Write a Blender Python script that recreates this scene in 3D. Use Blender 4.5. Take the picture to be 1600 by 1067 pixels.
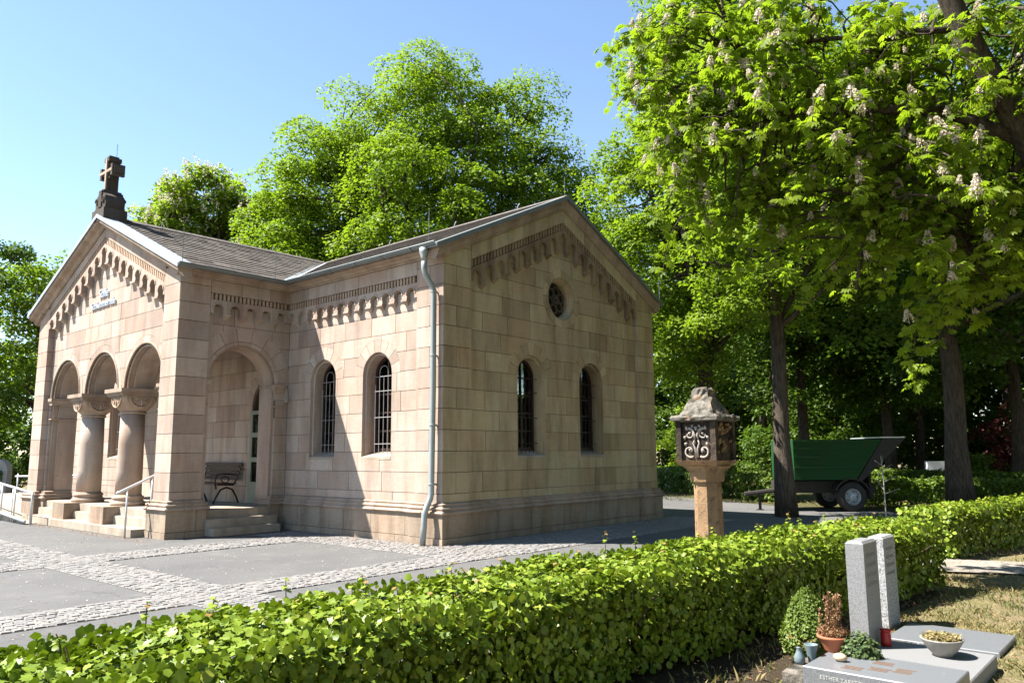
import bpy, math, random
import numpy as np
from mathutils import Vector, Matrix

for o in list(bpy.data.objects):
    bpy.data.objects.remove(o, do_unlink=True)
SC = bpy.context.scene
COL = SC.collection
PI = math.pi

# ------------------------------------------------------------------ camera
cam_d = bpy.data.cameras.new('camera')
cam = bpy.data.objects.new('camera', cam_d)
COL.objects.link(cam)
CAM = Vector((9.6756, -9.2544, 1.5268))
cr = Vector((0.75216034, 0.6589425, -0.00704336))
cu = Vector((0.09927737, -0.10274249, 0.98974137))
cf = Vector((-0.651459, 0.74514345, 0.1426969))
cam.matrix_world = Matrix(((cr.x, cu.x, -cf.x, CAM.x), (cr.y, cu.y, -cf.y, CAM.y),
                           (cr.z, cu.z, -cf.z, CAM.z), (0, 0, 0, 1)))
cam_d.sensor_width = 36.0
cam_d.lens = 1210.81 / 1600 * 36
cam_d.clip_start = 0.05
cam_d.clip_end = 3000
SC.camera = cam

# ------------------------------------------------------------------ sky, sun, exposure
SUN = Vector((-1.02, -1.0, 2.0)).normalized()          # direction towards the sun
el = math.asin(SUN.z)
world = bpy.data.worlds.new('World')
SC.world = world
world.use_nodes = True
wn = world.node_tree.nodes
bg = wn['Background']
sky = wn.new('ShaderNodeTexSky')
sky.sky_type = 'NISHITA'
sky.sun_disc = False
sky.sun_elevation = el
sky.sun_rotation = math.atan2(SUN.x, SUN.y)
sky.altitude = 100
sky.air_density = 1.0
sky.dust_density = 0.0
sky.ozone_density = 1.0
world.node_tree.links.new(sky.outputs[0], bg.inputs[0])
bg.inputs[1].default_value = 0.077
sd = bpy.data.lights.new('sun', 'SUN')
sd.energy = 4.8
sd.angle = math.radians(0.53)
sd.color = (1.0, 0.955, 0.88)
so = bpy.data.objects.new('sun', sd)
so.rotation_euler = SUN.to_track_quat('Z', 'Y').to_euler()
so.location = (-20, -20, 40)
COL.objects.link(so)
SC.view_settings.view_transform = 'Standard'
SC.view_settings.look = 'None'
SC.view_settings.gamma = 1
SC.view_settings.use_curve_mapping = False
SC.view_settings.exposure = 1.9
SC.render.engine = 'CYCLES'
SC.cycles.max_bounces = 8
SC.cycles.diffuse_bounces = 1
SC.cycles.glossy_bounces = 2
SC.cycles.transmission_bounces = 4
SC.cycles.transparent_max_bounces = 6

# ------------------------------------------------------------------ material helpers
class NT:
    def __init__(s, name):
        s.m = bpy.data.materials.new(name)
        s.m.use_nodes = True
        s.t = s.m.node_tree
        s.n = s.t.nodes
        s.bsdf = s.n['Principled BSDF']
        s.out = s.n['Material Output']
        s.co = None
    def add(s, kind, **kw):
        n = s.n.new('ShaderNode' + kind)
        for k, v in kw.items():
            setattr(n, k, v)
        return n
    def link(s, a, b):
        s.t.links.new(a, b)
    def coord(s, scale=(1, 1, 1)):
        if s.co is None:
            s.co = s.add('TexCoord')
        mp = s.add('Mapping')
        mp.inputs['Scale'].default_value = scale
        s.link(s.co.outputs['Object'], mp.inputs[0])
        return mp.outputs[0]
    def noise(s, scale, detail=4, rough=0.55, stretch=(1, 1, 1), dist=0.0):
        n = s.add('TexNoise')
        n.inputs['Scale'].default_value = scale
        n.inputs['Detail'].default_value = detail
        n.inputs['Roughness'].default_value = rough
        n.inputs['Distortion'].default_value = dist
        s.link(s.coord(stretch), n.inputs['Vector'])
        return n.outputs[0]
    def ramp(s, fac, stops, interp='LINEAR'):
        r = s.add('ValToRGB')
        r.color_ramp.interpolation = interp
        e = r.color_ramp.elements
        while len(e) < len(stops):
            e.new(0.5)
        for i, (p, c) in enumerate(stops):
            e[i].position = p
            e[i].color = (c[0], c[1], c[2], 1) if len(c) == 3 else c
        s.link(fac, r.inputs[0])
        return r.outputs[0]
    def mix(s, fac, a, b, mode='MIX'):
        m = s.add('MixRGB', blend_type=mode)
        for i, v in ((0, fac), (1, a), (2, b)):
            if isinstance(v, (int, float)):
                m.inputs[i].default_value = v
            elif isinstance(v, tuple):
                m.inputs[i].default_value = (v[0], v[1], v[2], 1)
            else:
                s.link(v, m.inputs[i])
        return m.outputs[0]
    def math(s, op, a, b=None):
        m = s.add('Math', operation=op)
        for i, v in ((0, a), (1, b)):
            if v is None:
                continue
            if isinstance(v, (int, float)):
                m.inputs[i].default_value = v
            else:
                s.link(v, m.inputs[i])
        return m.outputs[0]
    def rnd(s):
        oi = s.add('ObjectInfo')
        at = s.add('Attribute', attribute_name='rnd')
        return s.math('FRACT', s.math('ADD', oi.outputs['Random'], at.outputs['Fac']))
    def attr(s):
        at = s.add('Attribute', attribute_name='rnd')
        return at.outputs['Fac']
    def bump(s, h, strength=0.3, dist=0.02):
        b = s.add('Bump')
        b.inputs['Strength'].default_value = strength
        b.inputs['Distance'].default_value = dist
        s.link(h, b.inputs['Height'])
        s.link(b.outputs[0], s.bsdf.inputs['Normal'])
    def done(s, col, rough=0.8, metal=0.0, spec=0.3):
        if isinstance(col, tuple):
            s.bsdf.inputs['Base Color'].default_value = (col[0], col[1], col[2], 1)
        else:
            s.link(col, s.bsdf.inputs['Base Color'])
        if isinstance(rough, (int, float)):
            s.bsdf.inputs['Roughness'].default_value = rough
        else:
            s.link(rough, s.bsdf.inputs['Roughness'])
        s.bsdf.inputs['Metallic'].default_value = metal
        s.bsdf.inputs['Specular IOR Level'].default_value = spec
        return s.m

M = {}
def stone(name, tones, stain=0.35, vein=0.14):
    k = NT(name)
    base = k.ramp(k.rnd(), [(i / (len(tones) - 1), t) for i, t in enumerate(tones)])
    blotch = k.noise(1.7, 5, 0.6)
    base = k.mix(k.math('MULTIPLY', k.ramp(blotch, [(0.35, (0, 0, 0)), (0.7, (1, 1, 1))]), 0.45), base,
                 k.mix(1.0, base, (1.12, 0.86, 0.70), 'MULTIPLY'))
    vn = k.noise(2.2, 6, 0.65, (1.0, 1.0, 5.5), 0.8)
    vr = k.ramp(vn, [(0.42, (1, 1, 1)), (0.5, (0.62, 0.52, 0.44)), (0.58, (1, 1, 1))])
    base = k.mix(vein, base, vr, 'MULTIPLY')
    st = k.noise(1.3, 7, 0.62, (2.4, 2.4, 0.5))
    sr = k.ramp(st, [(0.34, (0.42, 0.37, 0.33)), (0.57, (1, 1, 1))])
    base = k.mix(stain, base, sr, 'MULTIPLY')
    grain = k.noise(70, 3, 0.7)
    base = k.mix(0.22, base, k.ramp(grain, [(0.3, (0.45, 0.45, 0.45)), (0.7, (1.25, 1.25, 1.25))]), 'MULTIPLY')
    pits = k.noise(22, 2, 0.5)
    pr_ = k.ramp(pits, [(0.24, (0.35, 0.32, 0.3)), (0.30, (1, 1, 1))])
    base = k.mix(0.6, base, pr_, 'MULTIPLY')
    k.bump(k.math('ADD', k.math('MULTIPLY', grain, 0.5), k.math('MULTIPLY', blotch, 1.2)), 0.35, 0.012)
    return k.done(base, 0.9, 0, 0.2)

M['stone_pink'] = stone('sandstone_pink', [(0.404, 0.330, 0.276), (0.464, 0.390, 0.328), (0.349, 0.276, 0.230), (0.484, 0.419, 0.358), (0.414, 0.321, 0.264), (0.450, 0.384, 0.328), (0.373, 0.305, 0.255)], 0.45)
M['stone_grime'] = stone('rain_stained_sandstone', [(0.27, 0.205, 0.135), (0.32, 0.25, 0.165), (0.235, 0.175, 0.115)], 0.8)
M['stone_bounce_yellow'] = stone('sandstone_bounce_yellow', [(0.385, 0.316, 0.202), (0.467, 0.394, 0.252), (0.333, 0.269, 0.170), (0.490, 0.422, 0.280), (0.404, 0.312, 0.197), (0.449, 0.379, 0.250)], 0.55)  # yellower than the pink stone: bounced light on the shaded gable, put into colour
M['stone_plinth'] = stone('sandstone_plinth', [(0.346, 0.283, 0.215), (0.396, 0.324, 0.250), (0.307, 0.247, 0.190), (0.376, 0.314, 0.240)], 0.6, 0.25)
M['stone_trim'] = stone('sandstone_trim', [(0.37, 0.295, 0.235), (0.41, 0.332, 0.265), (0.335, 0.265, 0.21)], 0.55)
M['stone_frieze'] = stone('sandstone_frieze', [(0.44, 0.335, 0.25), (0.50, 0.39, 0.30), (0.41, 0.31, 0.235)], 0.5)
M['stone_dark'] = stone('blackened_stone', [(0.075, 0.066, 0.058), (0.10, 0.088, 0.075)], 0.6, 0.2)
M['stone_step'] = stone('grey_step_stone', [(0.36, 0.32, 0.26), (0.40, 0.36, 0.30)], 0.5, 0.2)
k = NT('joint_mortar'); M['mortar'] = k.done(k.mix(k.noise(30, 3), (0.13, 0.10, 0.075), (0.20, 0.155, 0.12)), 0.95, 0, 0.1)

k = NT('pillar_sandstone')
b = k.mix(k.ramp(k.noise(3, 6, 0.6), [(0.35, (0, 0, 0)), (0.65, (1, 1, 1))]), (0.34, 0.215, 0.115), (0.22, 0.14, 0.08))
b = k.mix(k.ramp(k.noise(9, 5, 0.7), [(0.52, (0, 0, 0)), (0.66, (0.8, 0.8, 0.8))]), b, (0.10, 0.08, 0.06))
k.bump(k.noise(25, 6, 0.7), 0.6, 0.03); M['pillar'] = k.done(b, 0.95, 0, 0.1)
k = NT('lichened_stone')
b = k.mix(k.ramp(k.noise(7, 7, 0.65), [(0.40, (0, 0, 0)), (0.6, (1, 1, 1))]), (0.045, 0.04, 0.034), (0.20, 0.182, 0.155))
b = k.mix(k.ramp(k.noise(4, 5, 0.6), [(0.56, (0, 0, 0)), (0.7, (0.7, 0.7, 0.7))]), b, (0.30, 0.20, 0.12))
k.bump(k.noise(18, 6, 0.7), 0.7, 0.04); M['lichen'] = k.done(b, 0.95, 0, 0.1)
k = NT('soot_black_stone')
b = k.mix(k.ramp(k.noise(6, 6, 0.65), [(0.4, (0, 0, 0)), (0.7, (1, 1, 1))]), (0.030, 0.025, 0.022), (0.115, 0.085, 0.062))
k.bump(k.noise(20, 6, 0.7), 0.8, 0.03); M['soot'] = k.done(b, 0.95, 0, 0.1)
k = NT('pale_carving'); k.bump(k.noise(40, 4), 0.5, 0.01)
M['carving'] = k.done(k.mix(k.noise(14, 5, 0.6), (0.24, 0.205, 0.175), (0.40, 0.36, 0.32)), 0.95, 0, 0.1)

k = NT('roof_shingle')
b = k.ramp(k.rnd(), [(0, (0.100, 0.088, 0.078)), (0.35, (0.145, 0.128, 0.112)), (0.7, (0.12, 0.105, 0.092)), (1, (0.18, 0.16, 0.14))])
b = k.mix(0.5, b, k.ramp(k.noise(9, 6, 0.65), [(0.35, (0.6, 0.58, 0.55)), (0.65, (1.25, 1.2, 1.15))]), 'MULTIPLY')
k.bump(k.noise(45, 4), 0.4, 0.01); M['shingle'] = k.done(b, 0.85, 0, 0.2)
k = NT('zinc'); M['zinc'] = k.done(k.mix(k.noise(6, 5, 0.6), (0.42, 0.45, 0.46), (0.56, 0.59, 0.60)), 0.42, 0.55, 0.5)
k = NT('painted_pipe'); M['pipe'] = k.done(k.mix(k.noise(5, 4), (0.26, 0.285, 0.285), (0.34, 0.365, 0.362)), 0.42, 0.35, 0.5)
k = NT('dark_gutter'); M['gutter'] = k.done(k.mix(k.noise(5, 4), (0.13, 0.145, 0.145), (0.20, 0.215, 0.215)), 0.5, 0.3, 0.5)
k = NT('galvanised_steel'); M['steel'] = k.done(k.mix(k.noise(12, 4), (0.50, 0.51, 0.52), (0.66, 0.67, 0.68)), 0.38, 0.6, 0.5)
k = NT('light_steel_bar'); M['bar'] = k.done((0.27, 0.265, 0.26), 0.45, 0.35, 0.5)
k = NT('dark_iron'); M['iron'] = k.done((0.025, 0.022, 0.02), 0.5, 0.3, 0.4)
k = NT('window_frame_brown'); M['winframe'] = k.done(k.mix(k.noise(20, 3), (0.030, 0.015, 0.013), (0.05, 0.024, 0.02)), 0.55, 0, 0.4)
k = NT('old_window_glass')
k.bump(k.noise(7, 3), 0.25, 0.02)
k.bsdf.inputs['Transmission Weight'].default_value = 1.0
k.bsdf.inputs['IOR'].default_value = 1.12
M['glass'] = k.done((0.55, 0.58, 0.58), 0.03, 0, 0.5)
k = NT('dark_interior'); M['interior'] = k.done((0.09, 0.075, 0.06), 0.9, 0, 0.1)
k = NT('porch_ceiling_wood'); M['ceiling'] = k.done(k.mix(k.noise(3, 5, 0.6, (8, 1, 1)), (0.14, 0.09, 0.055), (0.22, 0.15, 0.09)), 0.7)
k = NT('green_door_paint'); M['door'] = k.done(k.mix(k.noise(8, 4), (0.16, 0.175, 0.12), (0.21, 0.22, 0.155)), 0.5)

k = NT('asphalt')
b = k.ramp(k.noise(260, 2, 0.8), [(0.3, (0.068, 0.067, 0.066)), (0.62, (0.122, 0.120, 0.117)), (0.78, (0.24, 0.235, 0.225))])
b = k.mix(0.6, b, k.ramp(k.noise(0.55, 6, 0.6), [(0.3, (0.72, 0.72, 0.73)), (0.7, (1.2, 1.18, 1.15))]), 'MULTIPLY')
b = k.mix(k.ramp(k.noise(2.3, 6, 0.7), [(0.56, (0, 0, 0)), (0.8, (0.5, 0.5, 0.5))]), b, (0.22, 0.205, 0.18))
vo = k.add('TexVoronoi', feature='DISTANCE_TO_EDGE'); vo.inputs['Scale'].default_value = 0.42
wp = k.add('VectorMath', operation='ADD'); nz = k.add('TexNoise'); nz.inputs['Scale'].default_value = 2.5; nz.inputs['Detail'].default_value = 6
cc = k.coord(); k.link(cc, nz.inputs['Vector']); k.link(cc, wp.inputs[0]); k.link(nz.outputs['Color'], wp.inputs[1]); k.link(wp.outputs[0], vo.inputs['Vector'])
b = k.mix(k.ramp(vo.outputs['Distance'], [(0.0, (0.75, 0.75, 0.75)), (0.006, (0, 0, 0))]), b, (0.045, 0.043, 0.04))
k.bump(k.noise(240, 2, 0.8), 0.5, 0.006); M['asphalt'] = k.done(b, 0.85, 0, 0.35)
k = NT('joint_sand'); M['sand'] = k.done(k.mix(k.noise(40, 4), (0.115, 0.10, 0.08), (0.18, 0.155, 0.125)), 0.95, 0, 0.1)
k = NT('granite_sett')
b = k.ramp(k.rnd(), [(0, (0.15, 0.145, 0.14)), (0.3, (0.205, 0.195, 0.185)), (0.6, (0.175, 0.166, 0.158)), (0.8, (0.235, 0.22, 0.205)), (1, (0.195, 0.175, 0.163))])
b = k.mix(0.4, b, k.ramp(k.noise(120, 3, 0.7), [(0.3, (0.55, 0.55, 0.55)), (0.7, (1.2, 1.2, 1.2))]), 'MULTIPLY')
k.bump(k.noise(90, 3), 0.4, 0.006); M['sett'] = k.done(b, 0.75, 0, 0.35)
k = NT('dry_ground')
b = k.mix(k.ramp(k.noise(1.1, 7, 0.65), [(0.38, (0, 0, 0)), (0.62, (1, 1, 1))]), (0.20, 0.155, 0.095), (0.135, 0.13, 0.05))
b = k.mix(k.ramp(k.noise(16, 6, 0.7), [(0.45, (0, 0, 0)), (0.7, (1, 1, 1))]), b, (0.30, 0.235, 0.145))
b = k.mix(k.ramp(k.noise(60, 4, 0.7), [(0.30, (1, 1, 1)), (0.45, (0, 0, 0))]), b, (0.07, 0.05, 0.03))
k.bump(k.noise(30, 6, 0.75), 0.8, 0.04); M['ground'] = k.done(b, 0.95, 0, 0.1)
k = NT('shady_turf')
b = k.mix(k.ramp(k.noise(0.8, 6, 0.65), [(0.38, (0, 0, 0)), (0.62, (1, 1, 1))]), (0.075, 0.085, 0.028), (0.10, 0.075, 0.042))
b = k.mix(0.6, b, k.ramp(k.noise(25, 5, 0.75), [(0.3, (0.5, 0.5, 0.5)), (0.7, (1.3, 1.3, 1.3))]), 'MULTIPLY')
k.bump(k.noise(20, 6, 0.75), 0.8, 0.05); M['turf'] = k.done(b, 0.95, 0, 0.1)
k = NT('shade_dark_soil'); k.bump(k.noise(30, 6, 0.75), 0.9, 0.04)
M['shade_soil'] = k.done(k.mix(k.noise(22, 6, 0.7), (0.035, 0.026, 0.018), (0.085, 0.064, 0.042)), 0.95, 0, 0.1)  # soil colour darkened to carry the shade beside the hedge
k = NT('gravel_track')
b = k.ramp(k.noise(70, 3, 0.75), [(0.3, (0.15, 0.13, 0.11)), (0.55, (0.30, 0.27, 0.235)), (0.75, (0.42, 0.39, 0.35))])
b = k.mix(k.ramp(k.noise(1.4, 5, 0.6), [(0.45, (0, 0, 0)), (0.7, (0.6, 0.6, 0.6))]), b, (0.17, 0.14, 0.10))
k.bump(k.noise(60, 4, 0.8), 0.7, 0.02); M['gravel'] = k.done(b, 0.95, 0, 0.2)

def leafmat(name, stops, trans=0.42, rough=0.5, tcol=(1.25, 1.35, 0.55)):
    k = NT(name)
    c = k.ramp(k.attr(), stops)
    k.done(c, rough, 0, 0.22)
    tr = k.add('BsdfTranslucent')
    k.link(k.mix(1.0, c, tcol, 'MULTIPLY'), tr.inputs[0])
    mx = k.add('MixShader')
    mx.inputs[0].default_value = trans
    k.link(k.bsdf.outputs[0], mx.inputs[1]); k.link(tr.outputs[0], mx.inputs[2])
    k.link(mx.outputs[0], k.out.inputs[0])
    return k.m
M['leaf_linden'] = leafmat('linden_leaf', [(0, (0.116, 0.183, 0.015)), (0.5, (0.171, 0.250, 0.020)), (1, (0.226, 0.305, 0.030))], 0.5)
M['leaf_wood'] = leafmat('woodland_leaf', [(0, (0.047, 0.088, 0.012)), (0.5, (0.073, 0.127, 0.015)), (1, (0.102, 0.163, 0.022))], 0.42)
M['leaf_chestnut'] = leafmat('chestnut_leaf', [(0, (0.128, 0.189, 0.015)), (0.6, (0.189, 0.262, 0.022)), (1, (0.244, 0.311, 0.037))], 0.62)
M['leaf_hedge'] = leafmat('maple_hedge_leaf', [(0, (0.095, 0.146, 0.013)), (0.45, (0.157, 0.224, 0.018)), (0.9, (0.224, 0.280, 0.029)), (1, (0.246, 0.157, 0.056))], 0.15, 0.42)
M['leaf_hedge2'] = leafmat('clipped_hedge_leaf', [(0, (0.065, 0.11, 0.014)), (0.5, (0.105, 0.165, 0.02)), (1, (0.165, 0.225, 0.035))], 0.36)
M['leaf_red'] = leafmat('red_maple_leaf', [(0, (0.07, 0.015, 0.016)), (0.6, (0.12, 0.025, 0.026)), (1, (0.20, 0.07, 0.055))], 0.35, 0.5, (1.3, 0.8, 0.8))
M['leaf_conifer'] = leafmat('dwarf_conifer_leaf', [(0, (0.085, 0.135, 0.022)), (0.7, (0.16, 0.215, 0.04)), (0.8, (0.22, 0.17, 0.06)), (1, (0.24, 0.14, 0.06))], 0.25)
M['leaf_ivy'] = leafmat('ivy_leaf', [(0, (0.04, 0.075, 0.025)), (0.7, (0.07, 0.11, 0.035)), (1, (0.15, 0.17, 0.07))], 0.2)
M['leaf_dry'] = leafmat('dry_leaf', [(0, (0.20, 0.09, 0.045)), (0.6, (0.30, 0.17, 0.085)), (1, (0.40, 0.27, 0.15))], 0.25, 0.7, (1.1, 1, 0.8))
M['blossom'] = leafmat('chestnut_blossom', [(0, (0.50, 0.42, 0.32)), (0.4, (0.68, 0.60, 0.48)), (0.9, (0.78, 0.73, 0.60)), (1, (0.58, 0.30, 0.25))], 0.3, 0.6, (1, 1, 1))
M['grass'] = leafmat('grass_blade', [(0, (0.07, 0.10, 0.025)), (0.4, (0.13, 0.145, 0.045)), (0.7, (0.27, 0.22, 0.10)), (1, (0.36, 0.29, 0.15))], 0.3, 0.7, (1.1, 1.1, 0.7))
k = NT('bark')
b = k.mix(k.ramp(k.noise(7, 6, 0.7, (3, 3, 0.5)), [(0.35, (0, 0, 0)), (0.65, (1, 1, 1))]), (0.045, 0.035, 0.027), (0.13, 0.105, 0.082))
k.bump(k.noise(9, 6, 0.75, (3, 3, 0.5)), 0.9, 0.06); M['bark'] = k.done(b, 0.95, 0, 0.1)
k = NT('twig'); M['twig'] = k.done((0.085, 0.06, 0.042), 0.9, 0, 0.1)

k = NT('trailer_green_paint')
b = k.mix(k.ramp(k.noise(3.5, 6, 0.65), [(0.5, (0, 0, 0)), (0.75, (0.6, 0.6, 0.6))]), (0.009, 0.056, 0.014), (0.03, 0.045, 0.02))
M['green'] = k.done(b, 0.6, 0, 0.2)
k = NT('black_chassis'); M['chassis'] = k.done(k.mix(k.noise(9, 4), (0.016, 0.016, 0.017), (0.05, 0.042, 0.036)), 0.7, 0, 0.3)
k = NT('tyre_rubber'); M['tyre'] = k.done(k.mix(k.noise(14, 4), (0.022, 0.022, 0.022), (0.06, 0.055, 0.048)), 0.85, 0, 0.3)
k = NT('rim_grey'); M['rim'] = k.done(k.mix(k.noise(14, 4), (0.40, 0.42, 0.44), (0.52, 0.54, 0.56)), 0.45, 0.2, 0.4)
k = NT('granite_light')
b = k.ramp(k.noise(170, 3, 0.85), [(0.3, (0.075, 0.075, 0.078)), (0.5, (0.185, 0.185, 0.188)), (0.7, (0.31, 0.31, 0.31))])
b = k.mix(k.ramp(k.noise(5, 6, 0.7), [(0.6, (0, 0, 0)), (0.72, (0.6, 0.6, 0.6))]), b, (0.18, 0.175, 0.17))
k.bump(k.noise(150, 3), 0.25, 0.004); M['granite'] = k.done(b, 0.6, 0, 0.4)
k = NT('granite_speckled')
b = k.ramp(k.noise(75, 5, 0.85), [(0.42, (0.07, 0.07, 0.07)), (0.50, (0.33, 0.33, 0.33)), (0.7, (0.46, 0.46, 0.455))])
k.bump(k.noise(75, 5), 0.35, 0.006); M['granite2'] = k.done(b, 0.75, 0, 0.3)
k = NT('granite_dark')
b = k.ramp(k.noise(150, 3, 0.8), [(0.3, (0.075, 0.08, 0.09)), (0.6, (0.17, 0.178, 0.19)), (0.78, (0.34, 0.35, 0.36))])
b = k.mix(k.ramp(k.noise(26, 2, 0.5), [(0.74, (0, 0, 0)), (0.78, (0.7, 0.7, 0.7))]), b, (0.5, 0.49, 0.46))
M['granite_dark'] = k.done(b, 0.35, 0, 0.5)
k = NT('bronze_letters'); M['bronze'] = k.done(k.mix(k.noise(30, 3), (0.16, 0.10, 0.065), (0.28, 0.18, 0.12)), 0.5, 0.3)
k = NT('cut_letters'); M['letters'] = k.done((0.38, 0.38, 0.37), 0.8)
k = NT('silver_letters'); M['silver'] = k.done((0.62, 0.64, 0.68), 0.35, 0.6)
k = NT('terracotta'); M['terracotta'] = k.done(k.mix(k.noise(9, 5), (0.36, 0.11, 0.055), (0.46, 0.17, 0.09)), 0.8)
k = NT('concrete'); k.bump(k.noise(60, 4), 0.5, 0.01); M['concrete'] = k.done(k.mix(k.noise(25, 5, 0.7), (0.18, 0.17, 0.15), (0.34, 0.32, 0.28)), 0.9)
k = NT('red_candle_plastic'); M['red'] = k.done((0.42, 0.018, 0.014), 0.3, 0, 0.5)
k = NT('grey_vase'); M['vase'] = k.done(k.mix(k.noise(9, 4), (0.10, 0.14, 0.155), (0.16, 0.205, 0.22)), 0.45)
k = NT('marble_white'); M['marble'] = k.done(k.mix(k.noise(9, 5), (0.62, 0.63, 0.64), (0.76, 0.77, 0.78)), 0.6)
k = NT('river_stone'); M['pebble'] = k.done(k.mix(k.noise(12, 5), (0.40, 0.27, 0.16), (0.56, 0.42, 0.29)), 0.8)
k = NT('bench_wood'); M['benchwood'] = k.done(k.mix(k.noise(6, 5, 0.6, (1, 9, 9)), (0.05, 0.030, 0.02), (0.09, 0.055, 0.035)), 0.6)

# ------------------------------------------------------------------ geometry helpers
class MB:
    def __init__(s):
        s.v = []; s.f = []; s.r = []
    def add(s, vs, fs, r=0.0):
        b = len(s.v)
        s.v += [tuple(v) for v in vs]
        s.f += [tuple(i + b for i in f) for f in fs]
        s.r += [r] * len(fs)
        return s
    def box(s, x0, x1, y0, y1, z0, z1, r=0.0):
        return s.add([(x0, y0, z0), (x1, y0, z0), (x1, y1, z0), (x0, y1, z0), (x0, y0, z1), (x1, y0, z1), (x1, y1, z1), (x0, y1, z1)],
                     [(0, 3, 2, 1), (4, 5, 6, 7), (0, 1, 5, 4), (1, 2, 6, 5), (2, 3, 7, 6), (3, 0, 4, 7)], r)
    def obox(s, o, ax, ay, az, r=0.0):
        o, ax, ay, az = map(Vector, (o, ax, ay, az))
        return s.add([o, o + ax, o + ax + ay, o + ay, o + az, o + ax + az, o + ax + ay + az, o + ay + az],
                     [(0, 3, 2, 1), (4, 5, 6, 7), (0, 1, 5, 4), (1, 2, 6, 5), (2, 3, 7, 6), (3, 0, 4, 7)], r)
    def tube(s, pts, rad, seg=8, caps=True, r=0.0):
        pts = [Vector(p) for p in pts]
        if isinstance(rad, (int, float)):
            rad = [rad] * len(pts)
        n = len(pts); vs = []; ref = None
        for i, p in enumerate(pts):
            t = (pts[min(i + 1, n - 1)] - pts[max(i - 1, 0)])
            t = t.normalized() if t.length > 1e-9 else Vector((0, 0, 1))
            if ref is None:
                ref = Vector((1, 0, 0)) if abs(t.x) < 0.8 else Vector((0, 1, 0))
            a = (ref - t * ref.dot(t)).normalized(); b = t.cross(a); ref = a
            for k_ in range(seg):
                an = 2 * PI * k_ / seg
                vs.append(p + (a * math.cos(an) + b * math.sin(an)) * rad[i])
        fs = []
        for i in range(n - 1):
            for k_ in range(seg):
                k2 = (k_ + 1) % seg
                fs.append((i * seg + k_, i * seg + k2, (i + 1) * seg + k2, (i + 1) * seg + k_))
        if caps:
            fs.append(tuple(range(seg))[::-1]); fs.append(tuple(range((n - 1) * seg, n * seg)))
        return s.add(vs, fs, r)
    def lathe(s, c, prof, seg=24, sq=False, r=0.0):
        vs = []; fs = []
        for (rad, z) in prof:
            for k_ in range(seg):
                an = 2 * PI * (k_ + 0.5) / seg
                vs.append((c[0] + rad * math.cos(an), c[1] + rad * math.sin(an), c[2] + z))
        for i in range(len(prof) - 1):
            for k_ in range(seg):
                k2 = (k_ + 1) % seg
                fs.append((i * seg + k_, i * seg + k2, (i + 1) * seg + k2, (i + 1) * seg + k_))
        fs.append(tuple(range(seg))[::-1]); n = len(prof)
        fs.append(tuple(range((n - 1) * seg, n * seg)))
        return s.add(vs, fs, r)
    def prism(s, poly, P, n0, n1, r=0.0):
        """poly: list of (u,z), P(u,z,n) -> point; extruded n0 (back) to n1 (front)"""
        m = len(poly)
        vs = [P(u, z, n1) for u, z in poly] + [P(u, z, n0) for u, z in poly]
        fs = [tuple(range(m))] + [(i, i + m, (i + 1) % m + m, (i + 1) % m) for i in range(m)] + [tuple(range(2 * m - 1, m - 1, -1))]
        return s.add(vs, fs, r)

def mesh_obj(name, mb, mat, parent=None, smooth=False, rnd=False):
    me = bpy.data.meshes.new(name)
    me.from_pydata(mb.v, [], mb.f)
    if smooth:
        me.polygons.foreach_set('use_smooth', [True] * len(me.polygons))
    if rnd:
        a = me.attributes.new('rnd', 'FLOAT', 'FACE')
        a.data.foreach_set('value', mb.r)
    me.materials.append(mat if not isinstance(mat, str) else M[mat])
    me.validate(); me.update()
    o = bpy.data.objects.new(name, me)
    COL.objects.link(o)
    if parent is not None:
        adopt(o, parent)
    return o
def worldm(o):
    if o.parent is None:
        return Matrix.LocRotScale(o.location, o.rotation_euler, o.scale)
    return worldm(o.parent) @ o.matrix_parent_inverse @ Matrix.LocRotScale(o.location, o.rotation_euler, o.scale)
def adopt(o, parent):
    o.parent = parent
    o.matrix_parent_inverse = worldm(parent).inverted()
def fix_normals(o):
    import bmesh
    bm = bmesh.new(); bm.from_mesh(o.data)
    bmesh.ops.recalc_face_normals(bm, faces=bm.faces); bm.to_mesh(o.data); bm.free()
    return o
def thing(name, label, cat, loc=(0, 0, 0), group=None):
    o = bpy.data.objects.new(name, None); COL.objects.link(o)
    o.location = loc; o.empty_display_size = 0.3
    return tag(o, label, cat, group)
def tag(o, label, cat, group=None):
    o['label'] = label; o['category'] = cat
    if group:
        o['group'] = group
    return o
def struct(o):
    o['kind'] = 'structure'; return o
def stuff(o):
    o['kind'] = 'stuff'; return o
def dup_tree(root, loc, rotz=0.0, scale=1.0):
    r = root.copy(); COL.objects.link(r); r.location = loc; r.rotation_euler = (0, 0, rotz); r.scale = (scale,) * 3
    for ch in root.children:
        c = ch.copy(); COL.objects.link(c); c.parent = r; c.matrix_parent_inverse = ch.matrix_parent_inverse.copy()
        for g in ch.children:
            d = g.copy(); COL.objects.link(d); d.parent = c; d.matrix_parent_inverse = g.matrix_parent_inverse.copy()
    return r

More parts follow.
